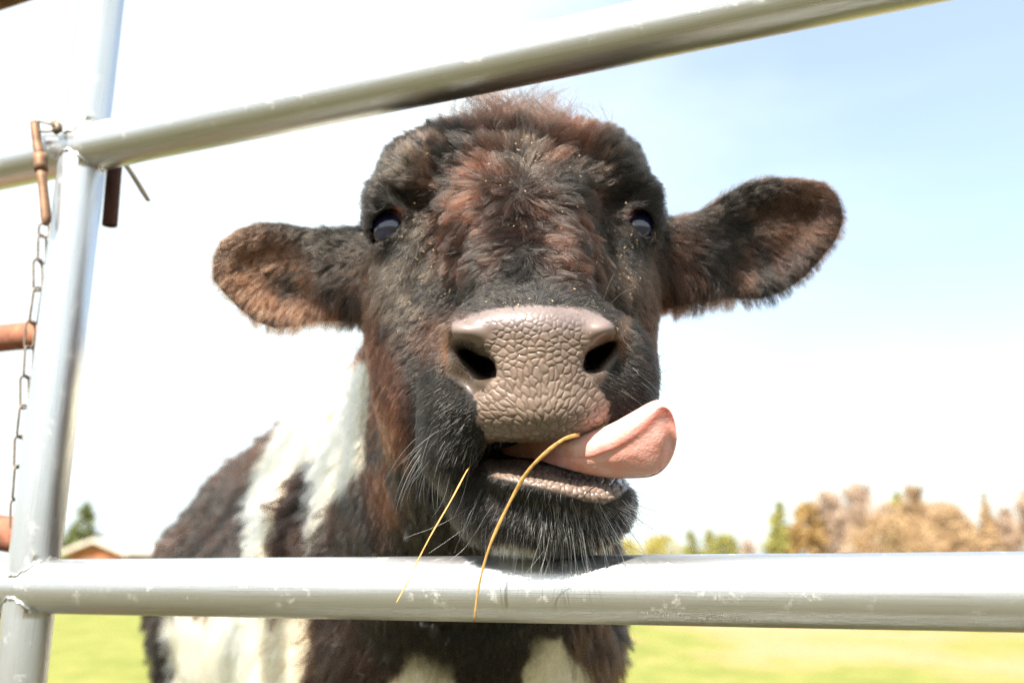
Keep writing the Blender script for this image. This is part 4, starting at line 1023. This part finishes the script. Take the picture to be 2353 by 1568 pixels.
    make_hair('bristles', p, pts, rng.uniform(.0001, .00017, len(p)), tint, HM, calf, tip=.2)
    # --- crumbs of hay caught in the coat
    def dens_cr(cen, nr):
        px, py, d = project(cen); z, *_ = bare(cen)
        r = np.maximum.reduce([np.exp(-((px-1200)/35)**2-((py-365)/25)**2)*3, .5*np.exp(-((px-960)/80)**2-((py-640)/110)**2), .3*np.exp(-((px-1440)/60)**2-((py-650)/100)**2), .25*np.exp(-((px-1190)/150)**2-((py-430)/120)**2), 1.2*np.exp(-((px-1230)/150)**2-((py-697)/12)**2), .5*np.exp(-((px-1415)/25)**2-((py-735)/30)**2), 2.5*np.exp(-((px-1446)/9)**2-((py-545)/14)**2)])
        return r*(d < .86)*(nr@(-CAMD) > .1)
    p, n, rng = grow(170, dens_cr, 16, 'crumb'); vs, fs = [], []
    px, py, d = project(p); off = np.where(py > 680, .0012, np.where(py < 520, .008, .0045))
    for q, nq, o in zip(p, n, off):
        t1 = np.cross(nq, rng.normal(0, 1, 3)); t1 /= np.linalg.norm(t1); t2 = np.cross(nq, t1); c = q+nq*o*rng.uniform(.6, 1.2); a_ = rng.uniform(.0005, .0014)*(1.6 if rng.random() < .12 else 1); b2 = rng.uniform(.0003, .0006); k = len(vs)
        vs += [c-t1*a_, c+t2*b2, c+t1*a_, c-t2*b2, c+nq*b2*.8]; fs += [(k, k+1, k+4), (k+1, k+2, k+4), (k+2, k+3, k+4), (k+3, k, k+4)]
    cr_ = link('hay_crumbs', mesh_np('hay_crumbs', vs, fs), mat_plain('hay_dust', (.40, .29, .16), .8, .3, 400.0), calf, False); cr_['kind'] = 'stuff'
    # --- a few long single hairs under the chin and by the lips
    LONG = [[(1264, 1235), (1243, 1272), (1196, 1330)], [(1268, 1240), (1252, 1280), (1238, 1318)], [(1276, 1238), (1262, 1285), (1250, 1322)], [(1440, 1175), (1500, 1215), (1560, 1255)], [(1438, 1150), (1510, 1175), (1600, 1205)], [(1425, 1200), (1470, 1250), (1500, 1310)],
            [(1400, 1215), (1430, 1280), (1445, 1345)], [(1340, 1240), (1352, 1300), (1356, 1345)], [(1100, 1150), (1020, 1200), (930, 1235)], [(1110, 1180), (1050, 1225), (985, 1270)], [(1105, 1200), (1065, 1260), (1010, 1300)], [(985, 1000), (950, 1040), (920, 1065)], [(1000, 1040), (965, 1085), (945, 1110)],
            [(1500, 830), (1525, 812), (1550, 800)], [(1490, 870), (1530, 850), (1562, 842)], [(1385, 690), (1398, 655), (1412, 625)], [(1400, 700), (1430, 672), (1462, 660)]]
    LP = np.array([spline([P(x, y, (.640, .612, .604)[i] if y > 800 else (.668, .655, .655)[i]) for i, (x, y) in enumerate(c)], 12) for c in LONG])
    lt = np.where(np.arange(len(LONG))[:, None] < 3, np.array((.8, .74, .62))[None], np.array((.16, .14, .12))[None]); lt[3:8] = (.03, .027, .024)
    make_hair('whiskers', None, LP, np.full(len(LP), .00018), lt, HM, calf, tip=.3)
    # --- lashes
    P_, T_ = [], []
    for E in EYES:
        dd = (E['c']-camp)@CAMD; op = E['op']
        for k in range(70):
            i = rng.integers(1, 5) if E['dr'] < 0 else rng.integers(0, 5); f = rng.random(); q0 = np.array(op[i])*(1-f)+np.array(op[(i+1) % len(op)])*f
            a = P(q0[0], q0[1], dd-.016); dv = camdir((q0[0]-np.mean([o[0] for o in op]))/40+.25*E['dr'], -.5+rng.normal(0, .2), -.5); dv /= np.linalg.norm(dv)
            t = np.linspace(0, 1, 6)[:, None]; P_.append(a+dv*t*rng.uniform(.008, .014)+np.array((0, 0, -.004))*t**2)
    P_ = np.array(P_); make_hair('eyelash', None, P_, np.full(len(P_), .00022), np.tile(np.array((.012, .01, .01)), (len(P_), 1)), HM, calf)

# ---------------------------------------------------------------- straws in the mouth
M_STRAW = mat_plain('straw', (.52, .29, .095), .55, .35, 260.0)
def straw(pts, w, tp, label):
    sp = spline([P(*q) for q in pts], 40); bm = bmesh.new()
    add_tube(bm, sp, [w*(.8+.25*math.sin(k*.41+.7)**2)*(1-tp*max(0, k-12)/28)*(1 if k < 38 else .8) for k in range(40)], 10, flat=.28, up=Vector((.25, 1, .2)))
    tag(bm_obj('straw', bm, M_STRAW), label, 'straw', 'straws hanging from the mouth')
straw([(1082, 1066, .640), (1068, 1088, .618), (1035, 1150, .605), (990, 1228, .600), (958, 1290, .602), (934, 1340, .604), (910, 1384, .605)], .00120, .0, 'shorter straw hanging from the mouth corner down over the lower rail, left of the other')
straw([(1330, 998, .600), (1296, 1008, .590), (1258, 1036, .588), (1214, 1080, .592), (1180, 1136, .598), (1146, 1204, .600), (1120, 1268, .602), (1100, 1345, .604), (1088, 1428, .606)], .00135, .45, 'longer straw lying across the tongue and lower lip')
